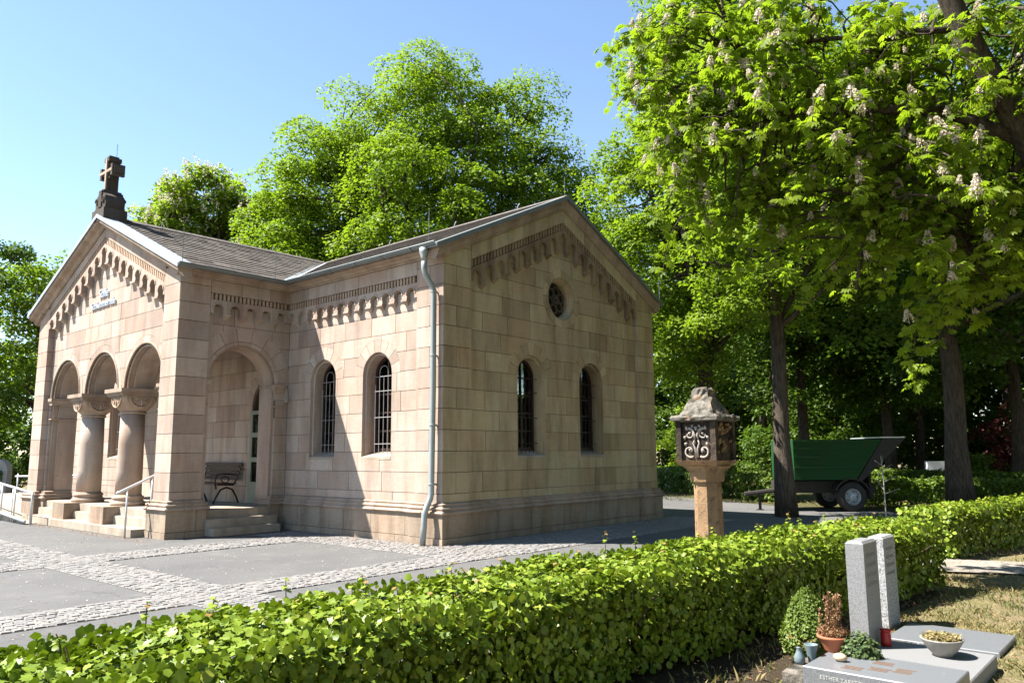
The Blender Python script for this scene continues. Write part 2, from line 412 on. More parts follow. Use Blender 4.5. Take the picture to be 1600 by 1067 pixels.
def fast_mesh(name, V, F, rnd, mat, parent=None):
    """V (n,3) array, F (m,k) array with constant k, rnd (m,)"""
    V = np.asarray(V, np.float32); F = np.asarray(F, np.int32)
    m, kk = F.shape
    me = bpy.data.meshes.new(name)
    me.vertices.add(len(V)); me.vertices.foreach_set('co', V.ravel())
    me.loops.add(m * kk); me.loops.foreach_set('vertex_index', F.ravel())
    me.polygons.add(m)
    me.polygons.foreach_set('loop_start', np.arange(0, m * kk, kk, dtype=np.int32))
    a = me.attributes.new('rnd', 'FLOAT', 'FACE')
    a.data.foreach_set('value', np.asarray(rnd, np.float32))
    me.materials.append(M[mat] if isinstance(mat, str) else mat)
    me.update(calc_edges=True)
    o = bpy.data.objects.new(name, me); COL.objects.link(o)
    if parent is not None:
        adopt(o, parent)
    return o
def instance_template(T, F, pos, X, Y, Z, size):
    """template verts T (k,3), faces F (m,3); N frames -> verts, faces"""
    T = np.asarray(T, float); F = np.asarray(F, int); N = len(pos)
    size = np.asarray(size)[:, None, None]
    V = pos[:, None, :] + size * (T[None, :, 0:1] * X[:, None, :] + T[None, :, 1:2] * Y[:, None, :] + T[None, :, 2:3] * Z[:, None, :])
    FF = (F[None, :, :] + (np.arange(N) * len(T))[:, None, None]).reshape(-1, F.shape[1])
    return V.reshape(-1, 3), FF
def norm(a):
    return a / np.maximum(np.linalg.norm(a, axis=1, keepdims=True), 1e-9)
def frames(Z, rng, hint=None):
    """Z normals; X random tangent (or along hint), Y = Z x X"""
    Z = norm(Z)
    h = rng.normal(size=Z.shape) if hint is None else hint + 1e-3 * rng.normal(size=Z.shape)
    X = norm(h - Z * (h * Z).sum(1, keepdims=True))
    return X, np.cross(Z, X), Z

# leaf templates: +x is the midrib from base to tip, z the upper face
LEAF_Q = ([(0, 0, 0), (0.45, -0.36, 0.08), (1, 0, -0.06), (0.45, 0.36, 0.08)], [(0, 1, 2), (0, 2, 3)])
def maple_leaf():
    o = [(0, 0), (0.10, -0.26), (0.28, -0.34), (0.22, -0.52), (0.48, -0.36), (0.62, -0.50), (0.70, -0.20), (1.0, 0)]
    pts = [(x, y, 0.10 * abs(y) - 0.05 * x * x) for x, y in o]
    up = [(x, -y, z) for x, y, z in pts[1:-1]]
    T = pts + up + [(0.42, 0, 0.0)]
    n = len(T) - 1
    ring = list(range(8)) + list(range(n - 1, 7, -1))
    F = [(n, ring[i], ring[(i + 1) % len(ring)]) for i in range(len(ring))]
    return T, F
LEAF_M = maple_leaf()
LEAF_C = ([(0, 0, 0), (0.16, -0.36, 0.05), (0.50, -0.24, 0.03), (0.62, -0.48, 0.05), (1.0, 0, -0.06), (0.62, 0.48, 0.05), (0.50, 0.24, 0.03), (0.16, 0.36, 0.05), (0.45, 0, -0.01)],
          [(8, 0, 1), (8, 1, 3), (8, 3, 4), (8, 4, 5), (8, 5, 7), (8, 7, 0)])
def palm_leaf():
    T = []; F = []
    for a, l in ((-100, 0.62), (-55, 0.88), (-26, 1.0), (0, 1.08), (26, 1.0), (55, 0.88), (100, 0.62)):
        c, s_ = math.cos(math.radians(a)), math.sin(math.radians(a)); b = len(T)
        for (x, w, z) in ((0.04, 0, 0), (0.64, -0.19, -0.05), (0.64, 0.19, -0.05), (1.0, 0, -0.26), (0.60, 0, -0.10)):
            T.append((c * x * l - s_ * w * l, s_ * x * l + c * w * l, z * l))
        F += [(b, b + 1, b + 4), (b, b + 4, b + 2), (b + 1, b + 3, b + 4), (b + 4, b + 3, b + 2)]
    return T, F
LEAF_P = palm_leaf()

# ================================================================== CHAPEL
def hp(poly, a, b, c):
    out = []
    n = len(poly)
    for i in range(n):
        p, q = poly[i], poly[(i + 1) % n]
        dp = a * p[0] + b * p[1] - c; dq = a * q[0] + b * q[1] - c
        if dp <= 0:
            out.append(p)
        if (dp < 0 < dq) or (dq < 0 < dp):
            t = dp / (dp - dq)
            out.append((p[0] + t * (q[0] - p[0]), p[1] + t * (q[1] - p[1])))
    return out
def area(p):
    return 0.5 * sum(p[i][0] * p[(i + 1) % len(p)][1] - p[(i + 1) % len(p)][0] * p[i][1] for i in range(len(p)))
def subtract(polys, Q):
    us = [q[0] for q in Q]; zs_ = [q[1] for q in Q]
    res = []
    for Pp in polys:
        if max(p[0] for p in Pp) <= min(us) or min(p[0] for p in Pp) >= max(us) or max(p[1] for p in Pp) <= min(zs_) or min(p[1] for p in Pp) >= max(zs_):
            res.append(Pp); continue
        cur = Pp
        for i in range(len(Q)):
            (x0, y0), (x1, y1) = Q[i], Q[(i + 1) % len(Q)]
            a, b = (y1 - y0), -(x1 - x0); c = a * x0 + b * y0        # inside (CCW): a*u+b*z <= c
            o = hp(cur, -a, -b, -c)
            if len(o) > 2 and abs(area(o)) > 1e-5:
                res.append(o)
            cur = hp(cur, a, b, c)
            if len(cur) < 3 or abs(area(cur)) < 1e-7:
                cur = None; break
    return res
def rect(u0, u1, z0, z1):
    return [(u0, z0), (u1, z0), (u1, z1), (u0, z1)]
def halfdisc(uc, zc, r, n=14):
    return [(uc + r * math.cos(PI * i / n), zc + r * math.sin(PI * i / n)) for i in range(n + 1)]
def disc(uc, zc, r, n=28):
    return [(uc + r * math.cos(2 * PI * i / n), zc + r * math.sin(2 * PI * i / n)) for i in range(n)]
def archpoly(uc, z0, zs_, r, n=14):
    return [(uc - r, z0), (uc + r, z0)] + halfdisc(uc, zs_, r, n)
def sector(mb, P, uc, zc, r0, r1, a0, a1, n0, n1, seg=4, r=0.0):
    for i in range(seg):
        b0 = a0 + (a1 - a0) * i / seg; b1 = a0 + (a1 - a0) * (i + 1) / seg
        q = [(uc + rr * math.cos(b), zc + rr * math.sin(b)) for rr, b in ((r0, b0), (r1, b0), (r1, b1), (r0, b1))]
        mb.prism(q, P, n0, n1, r)

chapel = thing('cemetery_chapel', 'pink sandstone chapel with arcaded porch, small arch frieze and slate roof', 'chapel', (-8.63, 0, 0))
RB = random.Random(7)
G = 0.0048
ZS = [0.70, 0.85] + [1.21 + 0.365 * i for i in range(17)]

def blocks(part, P, u0, u1, zs, nf, mat, subs=(), clips=(), avg=0.85, joined=None, alt=None, depth=0.06):
    rng = RB
    for ci in range(len(zs) - 1):
        z0, z1 = zs[ci], zs[ci + 1]
        W = u1 - u0
        if alt:
            cuts = alt[ci % len(alt)]
            us = [u0 + W * t for t in cuts]
        else:
            us = [u0]
            first = avg * (0.5 if ci % 2 else 1.0) * rng.uniform(0.85, 1.1)
            x = u0 + first
            while x < u1 - avg * 0.42:
                us.append(x); x += avg * rng.uniform(0.72, 1.25)
            us.append(u1)
        for i in range(len(us) - 1):
            pl = rect(us[i] + G, us[i + 1] - G, z0 + G, z1 - G)
            for c in clips:
                pl = hp(pl, *c)
                if len(pl) < 3:
                    break
            if len(pl) < 3 or abs(area(pl)) < 0.004:
                continue
            ps = [pl]
            for s_ in subs:
                ps = subtract(ps, s_)
            ps = [p for p in ps if abs(area(p)) > 2e-4]
            if sum(abs(area(p)) for p in ps) < 0.006:
                continue
            nn = nf + rng.uniform(-0.002, 0.003)
            if joined is not None:
                rr = rng.random()
                for p in ps:
                    joined.prism(p, P, nn - depth, nn, rr)
            else:
                mb = MB()
                for p in ps:
                    mb.prism(p, P, nn - depth, nn)
                mesh_obj('stone_block', mb, mat, part)

def voussoirs(part, P, uc, zc, r0, r1, n, nf, mat, a0=0.0, a1=PI, joined=None):
    for i in range(n):
        mb = MB() if joined is None else joined
        d = (a1 - a0) / n; g0 = G / r1
        nn = nf + RB.uniform(-0.001, 0.003)
        sector(mb, P, uc, zc, r0, r1 - G * 0.8, a0 + d * i + g0, a0 + d * (i + 1) - g0, nn - 0.06, nn, 4, RB.random())
        if joined is None:
            mesh_obj('arch_stone', mb, mat, part)

def outline(uc, z0, zs_, r, n=14):
    return [(uc - r, z0)] + [(uc - r * math.cos(PI * i / n), zs_ + r * math.sin(PI * i / n)) for i in range(n + 1)] + [(uc + r, z0)]
def reveal(mb, P, uc, z0, zs_, steps, n=14):
    rings = [[P(u, z, nn) for u, z in outline(uc, z0, zs_, r, n)] for r, nn in steps]
    m = len(rings[0])
    vs = [v for R_ in rings for v in R_]
    fs = [(j * m + i, j * m + i + 1, (j + 1) * m + i + 1, (j + 1) * m + i) for j in range(len(rings) - 1) for i in range(m - 1)]
    mb.add(vs, fs)

def arched_window(P, uc, nf, zsill=1.48, zsp=3.02, r=0.43, mat='stone_pink', bars='bar'):
    mb = MB(); reveal(mb, P, uc, zsill, zsp, [(r - 0.004, nf + 0.002), (r - 0.004, nf - 0.06), (r - 0.055, nf - 0.06), (r - 0.055, nf - 0.34)])
    w = mesh_obj('window', mb, M[mat], chapel)
    q = MB()
    a = [P(uc - r, zsill, nf + 0.004), P(uc + r, zsill, nf + 0.004), P(uc + r, zsill + 0.12, nf - 0.34), P(uc - r, zsill + 0.12, nf - 0.34)]
    b = [P(uc - r, zsill - 0.05, nf + 0.004), P(uc + r, zsill - 0.05, nf + 0.004), P(uc + r, zsill - 0.05, nf - 0.34), P(uc - r, zsill - 0.05, nf - 0.34)]
    q.add(a + b, [(0, 1, 2, 3), (0, 1, 5, 4), (1, 2, 6, 5), (0, 3, 7, 4)])
    mesh_obj('sill', q, M['stone_step'], w)
    ri = r - 0.055
    f = MB(); z0 = zsill + 0.10
    for i in range(2):
        s_ = -1 if i == 0 else 1
        f.prism(rect(min(uc + s_ * ri, uc + s_ * (ri - 0.055)), max(uc + s_ * ri, uc + s_ * (ri - 0.055)), z0, zsp), P, nf - 0.33, nf - 0.26)
    sector(f, P, uc, zsp, ri - 0.055, ri, 0, PI, nf - 0.33, nf - 0.26, 14)
    f.prism(rect(uc - ri + 0.05, uc + ri - 0.05, z0, z0 + 0.06), P, nf - 0.33, nf - 0.26)
    f.prism(rect(uc - 0.02, uc + 0.02, z0 + 0.06, zsp + ri - 0.05), P, nf - 0.325, nf - 0.275)
    for z in (1.95, 2.30, 2.65, 3.0):
        f.prism(rect(uc - ri + 0.05, uc + ri - 0.05, z, z + 0.03), P, nf - 0.32, nf - 0.28)
    mesh_obj('frame', f, M['winframe'], w)
    g = MB(); g.prism(archpoly(uc, z0, zsp, ri - 0.03), P, nf - 0.306, nf - 0.298)
    mesh_obj('pane', g, M['glass'], w)
    t = MB(); nb = nf - 0.17
    for du, top in ((-0.25, 2.85), (-0.125, 3.08), (0.125, 3.08), (0.25, 2.85), (0.0, 2.98)):
        t.tube([P(uc + du, zsill + 0.06, nb), P(uc + du, top, nb)], 0.0075, 6)
    t.tube([P(uc - 0.125 * math.cos(PI * i / 8), 3.08 + 0.125 * math.sin(PI * i / 8), nb) for i in range(9)], 0.0075, 6)
    for z in (1.72, 2.22, 2.72):
        t.tube([P(uc - ri - 0.005, z, nb), P(uc + ri + 0.005, z, nb)], 0.0075, 6)
    t.tube([P(uc - ri - 0.005, 3.0, nb), P(uc + ri + 0.005, 3.0, nb)], 0.007, 6)
    mesh_obj('grille', t, M[bars], w)
    return w

# frames: P(u, z, n)
PA = lambda u, z, n: (n, u, z)
PB = lambda u, z, n: (-4.89 + u, -n, z)
PC = lambda u, z, n: (-4.81 + n, -2.42 + u, z)
PD = lambda u, z, n: (-12.46 + u, -2.42 - n, z)
PE = lambda u, z, n: (-12.46 + u, -n, z)
PF = lambda u, z, n: (-12.46 - n, -2.42 + u, z)
PG = lambda u, z, n: (-17.27 + u, -n, z)

def backing(name, P, region, subs, n0, n1, mat, parent=chapel):
    ps = region
    for s_ in subs:
        ps = subtract(ps, s_)
    mb = MB()
    for p in ps:
        if abs(area(p)) > 1e-5:
            mb.prism(p, P, n0, n1)
    return mesh_obj(name, mb, M[mat], parent)

SA = 0.472; SD = 0.442
rakeA = lambda u: 5.0 + SA * min(u, 7.0 - u)
rakeD = lambda u: 5.0 + SD * min(u, 7.65 - u)
def house(W, les, s, off, z0):
    return [(les, z0), (W - les, z0), (W - les, 5.0 + s * les + off), (W / 2, 5.0 + s * W / 2 + off), (les, 5.0 + s * les + off)]

# ---------- gable wall (right hand end)
wins = [2.48, 4.50]
subsA = [archpoly(c, 1.48, 3.02, 0.43) for c in wins] + [disc(3.5, 4.73, 0.45)]
ringA = [halfdisc(c, 3.02, 0.68) for c in wins] + [disc(3.5, 4.73, 0.62)]
wallA = backing('gable_wall', PA, [house(7.0, 0.05, SA, 0.0, 0.02)], [archpoly(c, 1.44, 3.02, 0.445) for c in wins] + [disc(3.5, 4.73, 0.465)], -0.40, -0.094, 'mortar')
cl = [(-SA, 1, 5.0 - 0.46), (SA, 1, 5.0 - 0.46 + 7 * SA)]
blocks(wallA, PA, 0.70, 6.30, ZS, -0.08, M['stone_bounce_yellow'], subsA[:2] + ringA, cl)
for c in wins:
    voussoirs(wallA, PA, c, 3.02, 0.43, 0.68, 9, -0.08, M['stone_bounce_yellow'])
voussoirs(wallA, PA, 3.5, 4.73, 0.45, 0.62, 12, -0.08, M['stone_bounce_yellow'], 0, 2 * PI)
clr = [(-SA, 1, 5.0), (SA, 1, 5.0 + 7 * SA)]
blocks(wallA, PA, 0.003, 0.70, ZS, 0.0, M['stone_bounce_yellow'], (), clr, alt=[[0, 1], [0, 0.45, 1]], depth=0.09)
blocks(wallA, PA, 6.30, 6.997, ZS, 0.0, M['stone_bounce_yellow'], (), clr, alt=[[0, 0.55, 1], [0, 1]], depth=0.09)
for c in wins:
    arched_window(PA, c, -0.08, mat='stone_bounce_yellow', bars='iron')
# oculus
oc = MB()
def circ_ring(mb, P, uc, zc, steps, n=28):
    vs = [P(uc + r * math.cos(2 * PI * i / n), zc + r * math.sin(2 * PI * i / n), nn) for r, nn in steps for i in range(n)]
    fs = [(j * n + i, j * n + (i + 1) % n, (j + 1) * n + (i + 1) % n, (j + 1) * n + i) for j in range(len(steps) - 1) for i in range(n)]
    mb.add(vs, fs)
circ_ring(oc, PA, 3.5, 4.73, [(0.446, -0.078), (0.446, -0.12), (0.425, -0.125), (0.415, -0.16), (0.40, -0.17), (0.39, -0.21), (0.38, -0.22), (0.38, -0.36)])
ocw = mesh_obj('round_window', oc, M['stone_bounce_yellow'], chapel)
tr = MB()
for i in range(6):
    a = PI / 3 * i + 0.3
    cx, cz = 3.5 + 0.20 * math.cos(a), 4.73 + 0.20 * math.sin(a)
    tr.tube([PA(cx + 0.10 * math.cos(t), cz + 0.10 * math.sin(t), -0.27) for t in [2 * PI * q / 12 for q in range(13)]], 0.025, 6, False)
tr.tube([PA(3.5 + 0.06 * math.cos(t), 4.73 + 0.06 * math.sin(t), -0.25) for t in [2 * PI * q / 12 for q in range(13)]], 0.03, 6, False)
mesh_obj('tracery', tr, M['stone_dark'], ocw)
gl = MB(); gl.prism(disc(3.5, 4.73, 0.385, 24), PA, -0.335, -0.325); mesh_obj('pane', gl, M['soot'], ocw)

# ---------- nave wall with the downpipe (front)
winsB = [1.28, 3.00]
subsB = [archpoly(c, 1.48, 3.02, 0.43) for c in winsB]
ringB = [halfdisc(c, 3.02, 0.68) for c in winsB]
wallB = backing('nave_wall', PB, [rect(0.0, 4.80, 0.02, 5.1)], [archpoly(c, 1.44, 3.02, 0.445) for c in winsB], -0.40, -0.094, 'mortar')
zB = [z for z in ZS if z < 4.6]
blocks(wallB, PB, 0.0, 4.19, zB, -0.08, M['stone_pink'], subsB + ringB, [(0, 1, 4.62)])
for c in winsB:
    voussoirs(wallB, PB, c, 3.02, 0.43, 0.68, 9, -0.08, M['stone_pink'])
    arched_window(PB, c, -0.08)
blocks(wallB, PB, 4.19, 4.887, ZS, 0.0, M['stone_pink'], (), [(0, 1, 5.0)], alt=[[0, 1], [0, 0.5, 1]], depth=0.09)
blocks(wallB, PB, 0.0, 4.19, [4.745, 5.0], 0.0, M['stone_pink'], depth=0.09)

# ---------- porch side wall with the wide arch
archC = archpoly(1.44, -0.2, 3.0, 0.76, 20)
wallC = backing('porch_side_wall', PC, [rect(0.05, 2.50, 0.02, 5.1)], [archpoly(1.44, -0.2, 3.0, 0.775, 20)], -0.155, -0.094, 'mortar')
backing('arch_lining', PC, [rect(0.06, 2.44, 0.03, 4.9)], [archpoly(1.44, -0.2, 3.0, 0.71, 20)], -0.62, -0.161, 'stone_pink')
blocks(wallC, PC, 0.63, 2.50, zB, -0.08, M['stone_pink'], [archC, halfdisc(1.44, 3.0, 1.11)], [(0, 1, 4.62)], avg=0.62, depth=0.078)
voussoirs(wallC, PC, 1.44, 3.0, 0.84, 1.11, 9, -0.08, M['stone_pink'])
voussoirs(wallC, PC, 1.44, 3.0, 0.76, 0.834, 9, -0.075, M['stone_pink'])
blocks(wallC, PC, 0.003, 0.63, ZS, 0.0, M['stone_pink'], (), [(0, 1, 5.0)], alt=[[0, 1]], depth=0.09)
blocks(wallC, PC, 0.63, 2.50, [4.745, 5.0], 0.0, M['stone_pink'], avg=0.7, depth=0.09)

# ---------- arcaded porch front
NP = -0.14
ARC = [1.69, 3.82, 5.95]
regD = [house(7.65, 0.05, SD, -0.01, 0.02)]
low = rect(0.90, 6.74, -1, 2.95)
subsD0 = [rect(0.77, 6.87, -1, 2.95)] + [halfdisc(c, 2.95, 0.92, 20) for c in ARC]
wallD = backing('arcade_wall', PD, regD, [rect(0.755, 6.885, -1, 2.945)] + [halfdisc(c, 2.945, 0.935, 20) for c in ARC], NP - 0.04, NP - 0.014, 'mortar')
backing('arch_lining', PD, regD, [rect(0.84, 6.80, -1, 2.95)] + [halfdisc(c, 2.95, 0.855, 20) for c in ARC], NP - 0.16, NP - 0.05, 'stone_pink')
backing('arch_lining', PD, [rect(0.07, 7.58, 0.03, 4.9)], [low] + [halfdisc(c, 2.95, 0.79, 20) for c in ARC], NP - 0.58, NP - 0.161, 'stone_pink')
clD = [(-SD, 1, 5.0 - 0.40), (SD, 1, 5.0 - 0.40 + 7.65 * SD)]
ringD = [halfdisc(c, 2.95, 1.06, 20) for c in ARC]
blocks(wallD, PD, 0.66, 6.99, [z for z in ZS], NP, M['stone_pink'], [subsD0[0]] + ringD, clD, avg=0.95)
for c in ARC:
    voussoirs(wallD, PD, c, 2.95, 0.925, 1.058, 7, NP, M['stone_pink'])
clDr = [(-SD, 1, 5.0), (SD, 1, 5.0 + 7.65 * SD)]
blocks(wallD, PD, 0.0, 0.66, ZS, 0.0, M['stone_pink'], (), clDr, alt=[[0, 1]], depth=0.16)
blocks(wallD, PD, 6.99, 7.647, ZS, 0.0, M['stone_pink'], (), clDr, alt=[[0, 1]], depth=0.16)
hoods = MB()
for c in ARC:
    for (ra, na) in ((0.905, NP + 0.004), (0.85, NP - 0.045)):
        hoods.tube([PD(c + ra * math.cos(PI * i / 24), 2.95 + ra * math.sin(PI * i / 24), na) for i in range(25)], 0.022, 6)
mesh_obj('arch_moulding', hoods, M['stone_trim'], wallD)

# ---------- porch: far side wall, back wall, floor, ceiling
backing('porch_side_wall', PF, [rect(0.02, 2.42, 0.02, 4.9)], [archpoly(1.44, -0.2, 3.0, 0.72, 20)], -0.6, 0.0, 'stone_pink')
DOOR = archpoly(6.86, 0.3, 2.62, 0.55, 14)
wallE = backing('porch_rear_wall', PE, [rect(0.0, 7.53, 0.3, 4.9)], [archpoly(6.86, 0.2, 2.62, 0.56, 14)], -0.35, -0.014, 'mortar')
je = MB()
blocks(wallE, PE, 0.0, 7.57, [0.48] + ZS[1:12], 0.0, None, [DOOR, halfdisc(6.86, 2.62, 0.8)], [(0, 1, 4.5)], joined=je)
voussoirs(wallE, PE, 6.86, 2.62, 0.55, 0.8, 7, 0.0, None, joined=je)
stuff(mesh_obj('stone_blocks', je, M['stone_pink'], wallE, rnd=True))
backing('nave_wall', PG, [rect(0, 4.81, 0.02, 5.1)], [archpoly(c, 1.44, 3.02, 0.445) for c in (1.9, 3.62)], -0.4, -0.094, 'mortar')
jg = MB()
wg = [archpoly(c, 1.48, 3.02, 0.43) for c in (1.9, 3.62)]
blocks(None, PG, 0.0, 4.81, [0.02, 0.5] + ZS[:12], -0.08, None, wg, [(0, 1, 4.9)], joined=jg)
stuff(mesh_obj('stone_blocks', jg, M['stone_pink'], chapel, rnd=True))
for c in (1.9, 3.62):
    arched_window(PG, c, -0.08)
fl = MB(); fl.box(-11.85, -5.42, -2.30, -0.003, 0.02, 0.48)
floor_o = mesh_obj('porch_floor', fl, M['stone_step'], chapel)
cg = MB(); cg.box(-12.0, -5.3, -1.80, -0.01, 4.42, 4.52); mesh_obj('porch_ceiling', cg, M['ceiling'], chapel)
# side steps (each its own stone)
for (x1, z1, ya, yb) in ((-4.86, 0.478, -1.735, -0.225), (-4.62, 0.318, -1.73, -0.24), (-4.40, 0.158, -1.72, -0.30)):
    st = MB(); st.box(-5.42, x1, ya, yb, 0.01, z1); mesh_obj('step', st, M['stone_step'], chapel)
# front steps
st = MB(); st.box(-11.62, -5.58, -2.74, -2.302, 0.005, 0.15); mesh_obj('step', st, M['stone_step'], chapel)
for a, b in ((-11.55, -10.05), (-9.37, -7.91), (-7.23, -5.73)):
    st = MB(); st.box(a, b, -2.42, -2.303, 0.15, 0.32); mesh_obj('step', st, M['stone_step'], chapel)
# plain remaining walls
rw = MB()
rw.box(-17.25, -0.41, 6.65, 6.98, 0.02, 3.0)
for (a, b) in ((-17.25, -4.35), (-3.85, -2.4), (-1.9, -0.41)):
    rw.box(a, b, 6.65, 6.98, 3.0, 4.15)
rw.box(-17.25, -0.41, 6.65, 6.98, 4.15, 5.1)
rw.box(-17.25, -16.9, 0.42, 6.648, 0.02, 5.1)
mesh_obj('rear_wall', rw, M['stone_bounce_yellow'], chapel)
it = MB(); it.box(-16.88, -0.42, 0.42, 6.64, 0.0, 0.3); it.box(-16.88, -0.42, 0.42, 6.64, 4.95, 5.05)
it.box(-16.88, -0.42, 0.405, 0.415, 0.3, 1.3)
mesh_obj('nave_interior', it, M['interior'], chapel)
# porch doorway: shade panel and door leaf
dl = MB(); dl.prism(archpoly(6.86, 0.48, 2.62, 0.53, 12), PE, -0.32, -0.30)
mesh_obj('doorway_shadow_panel', dl, M['interior'], chapel).name = 'door_shade_panel'  # flat dark panel standing in for the shade inside the doorway
lf = MB()
for (u0, u1, z0, z1) in ((6.30, 6.40, .49, 2.5), (6.76, 6.86, .49, 2.5), (6.40, 6.76, .49, .95), (6.40, 6.76, 1.38, 1.48), (6.40, 6.76, 1.92, 2.02), (6.40, 6.76, 2.42, 2.5)):
    lf.prism(rect(u0, u1, z0, z1), PE, -0.02, 0.035)
door = mesh_obj('door', lf, M['door'], chapel)
for z0, z1 in ((.95, 1.38), (1.48, 1.92), (2.02, 2.42)):
    pn = MB(); pn.prism(rect(6.40, 6.76, z0, z1), PE, -0.004, 0.004); mesh_obj('pane', pn, M['glass'], door)
hd = MB(); hd.tube([PE(6.81, 1.42, 0.07), PE(6.72, 1.42, 0.07)], 0.012, 6); mesh_obj('door_handle', hd, M['steel'], door)

# ---------- sweeps along the plan: plinth, base moulding, imposts, cornice
def sweep_pieces(name, path, prof, mat, parent, step=0.95, gap=0.005, jitter=0.2, whole=False):
    pts = [Vector((p[0], p[1])) for p in path]
    L = [0.0]
    for i in range(len(pts) - 1):
        L.append(L[-1] + (pts[i + 1] - pts[i]).length)
    tot = L[-1]
    def nrm(i):
        d = (pts[i + 1] - pts[i]).normalized(); return Vector((-d.y, d.x))
    def station(s):
        for i in range(len(pts) - 1):
            if s <= L[i + 1] + 1e-9:
                t = (s - L[i]) / max(L[i + 1] - L[i], 1e-9)
                return pts[i].lerp(pts[i + 1], t), nrm(i)
    if whole:
        cuts = [0.0, tot]
    else:
        cuts = [0.0]
        x = step * RB.uniform(0.5, 1)
        while x < tot - 0.35:
            if min(abs(x - l) for l in L) > 0.12:
                cuts.append(x)
            x += step * RB.uniform(1 - jitter, 1 + jitter)
        cuts.append(tot)
    for ci in range(len(cuts) - 1):
        a = cuts[ci] + (gap if ci else 0); b = cuts[ci + 1] - (gap if ci < len(cuts) - 2 else 0)
        sts = [station(a)]
        for i in range(1, len(pts) - 1):
            if a + 1e-6 < L[i] < b - 1e-6:
                n1, n2 = nrm(i - 1), nrm(i)
                sts.append((pts[i], (n1 + n2) / (1 + n1.dot(n2))))
        sts.append(station(b))
        m = len(prof); mb = MB()
        vs = [(p.x + nn.x * n, p.y + nn.y * n, z) for p, nn in sts for (n, z) in prof]
        fs = [(j * m + i, j * m + (i + 1) % m, (j + 1) * m + (i + 1) % m, (j + 1) * m + i) for j in range(len(sts) - 1) for i in range(m)]
        fs += [tuple(range(m)), tuple(range((len(sts) - 1) * m, len(sts) * m))[::-1]]
        mb.add(vs, fs)
        mesh_obj(name, mb, M[mat], parent)

PATH1 = [(-0.6, 7), (0, 7), (0, 6.3), (-0.08, 6.3), (-0.08, 0.7), (0, 0.7), (0, 0), (-0.7, 0), (-0.7, 0.08), (-4.89, 0.08), (-4.89, -0.22), (-5.40, -0.22)]
PATH2 = [(-5.40, -1.74), (-4.89, -1.74), (-4.89, -1.79), (-4.81, -1.79), (-4.81, -2.42), (-5.47, -2.42), (-5.47, -2.28), (-5.73, -2.28), (-5.73, -1.72)]
PATH3 = [(-11.55, -1.72), (-11.55, -2.28), (-11.80, -2.28), (-11.80, -2.42), (-12.46, -2.42), (-12.46, -1.75)]
for Pth in (PATH1, PATH2, PATH3):
    sweep_pieces('plinth_core', Pth, [(-0.12, 0.0), (0.062, 0.0), (0.062, 0.51), (-0.12, 0.51)], 'mortar', chapel, whole=True)
    core = chapel.children[-1]
    sweep_pieces('plinth_stone', Pth, [(-0.10, 0.0), (0.092, 0.0), (0.092, 0.115), (-0.10, 0.115)], 'stone_plinth', core, 1.1)
    sweep_pieces('plinth_stone', Pth, [(-0.10, 0.125), (0.08, 0.125), (0.08, 0.497), (-0.10, 0.497)], 'stone_plinth', core, 0.9)
    sweep_pieces('base_moulding', Pth, [(-0.09, .499), (.084, .499), (.084, .508), (.112, .514), (.126, .536), (.112, .558), (.084, .566), (.078, .588), (.090, .596), (.094, .612), (.080, .628), (.050, .636), (.044, .660), (.054, .666), (.054, .682), (.028, .690), (.004, .70), (-0.09, .70)], 'stone_trim', core, 1.4)
IMP = [(-0.05, 2.78), (0.025, 2.78), (0.03, 2.84), (0.06, 2.88), (0.06, 2.95), (-0.05, 2.95)]
STR = [(-0.05, 2.42), (0.02, 2.42), (0.028, 2.435), (0.02, 2.45), (-0.05, 2.45)]
for pth in ([(-5.47, -2.28), (-5.73, -2.28), (-5.73, -1.70)], [(-11.55, -1.70), (-11.55, -2.28), (-11.80, -2.28)]):
    sweep_pieces('impost', pth, IMP, 'stone_trim', chapel, whole=True)
    sweep_pieces('impost', pth, STR, 'stone_trim', chapel, whole=True)
IMP2 = [(n, z + 0.05) for n, z in IMP]; STR2 = [(n, z + 0.1) for n, z in STR]
for pth in ([(-4.888, -0.02), (-4.888, -0.22), (-5.43, -0.22)], [(-5.43, -1.74), (-4.888, -1.74), (-4.888, -1.785)]):
    sweep_pieces('impost', pth, IMP2, 'stone_trim', chapel, whole=True)
    sweep_pieces('impost', pth, STR2, 'stone_trim', chapel, whole=True)
COR = [(-0.10, 5.003), (0.02, 5.003), (0.03, 5.025), (0.075, 5.04), (0.10, 5.07), (0.17, 5.09), (0.205, 5.10), (0.205, 5.125), (-0.10, 5.125)]
sweep_pieces('cornice_stone', [(0.07, 0), (-4.81, 0), (-4.81, -2.50)], COR, 'stone_trim', chapel, 1.2, 0.003)
sweep_pieces('cornice_stone', [(-12.46, -2.50), (-12.46, 0.0)], [(-n - 0.1, z) for n, z in COR][::-1], 'stone_trim', chapel, whole=True)

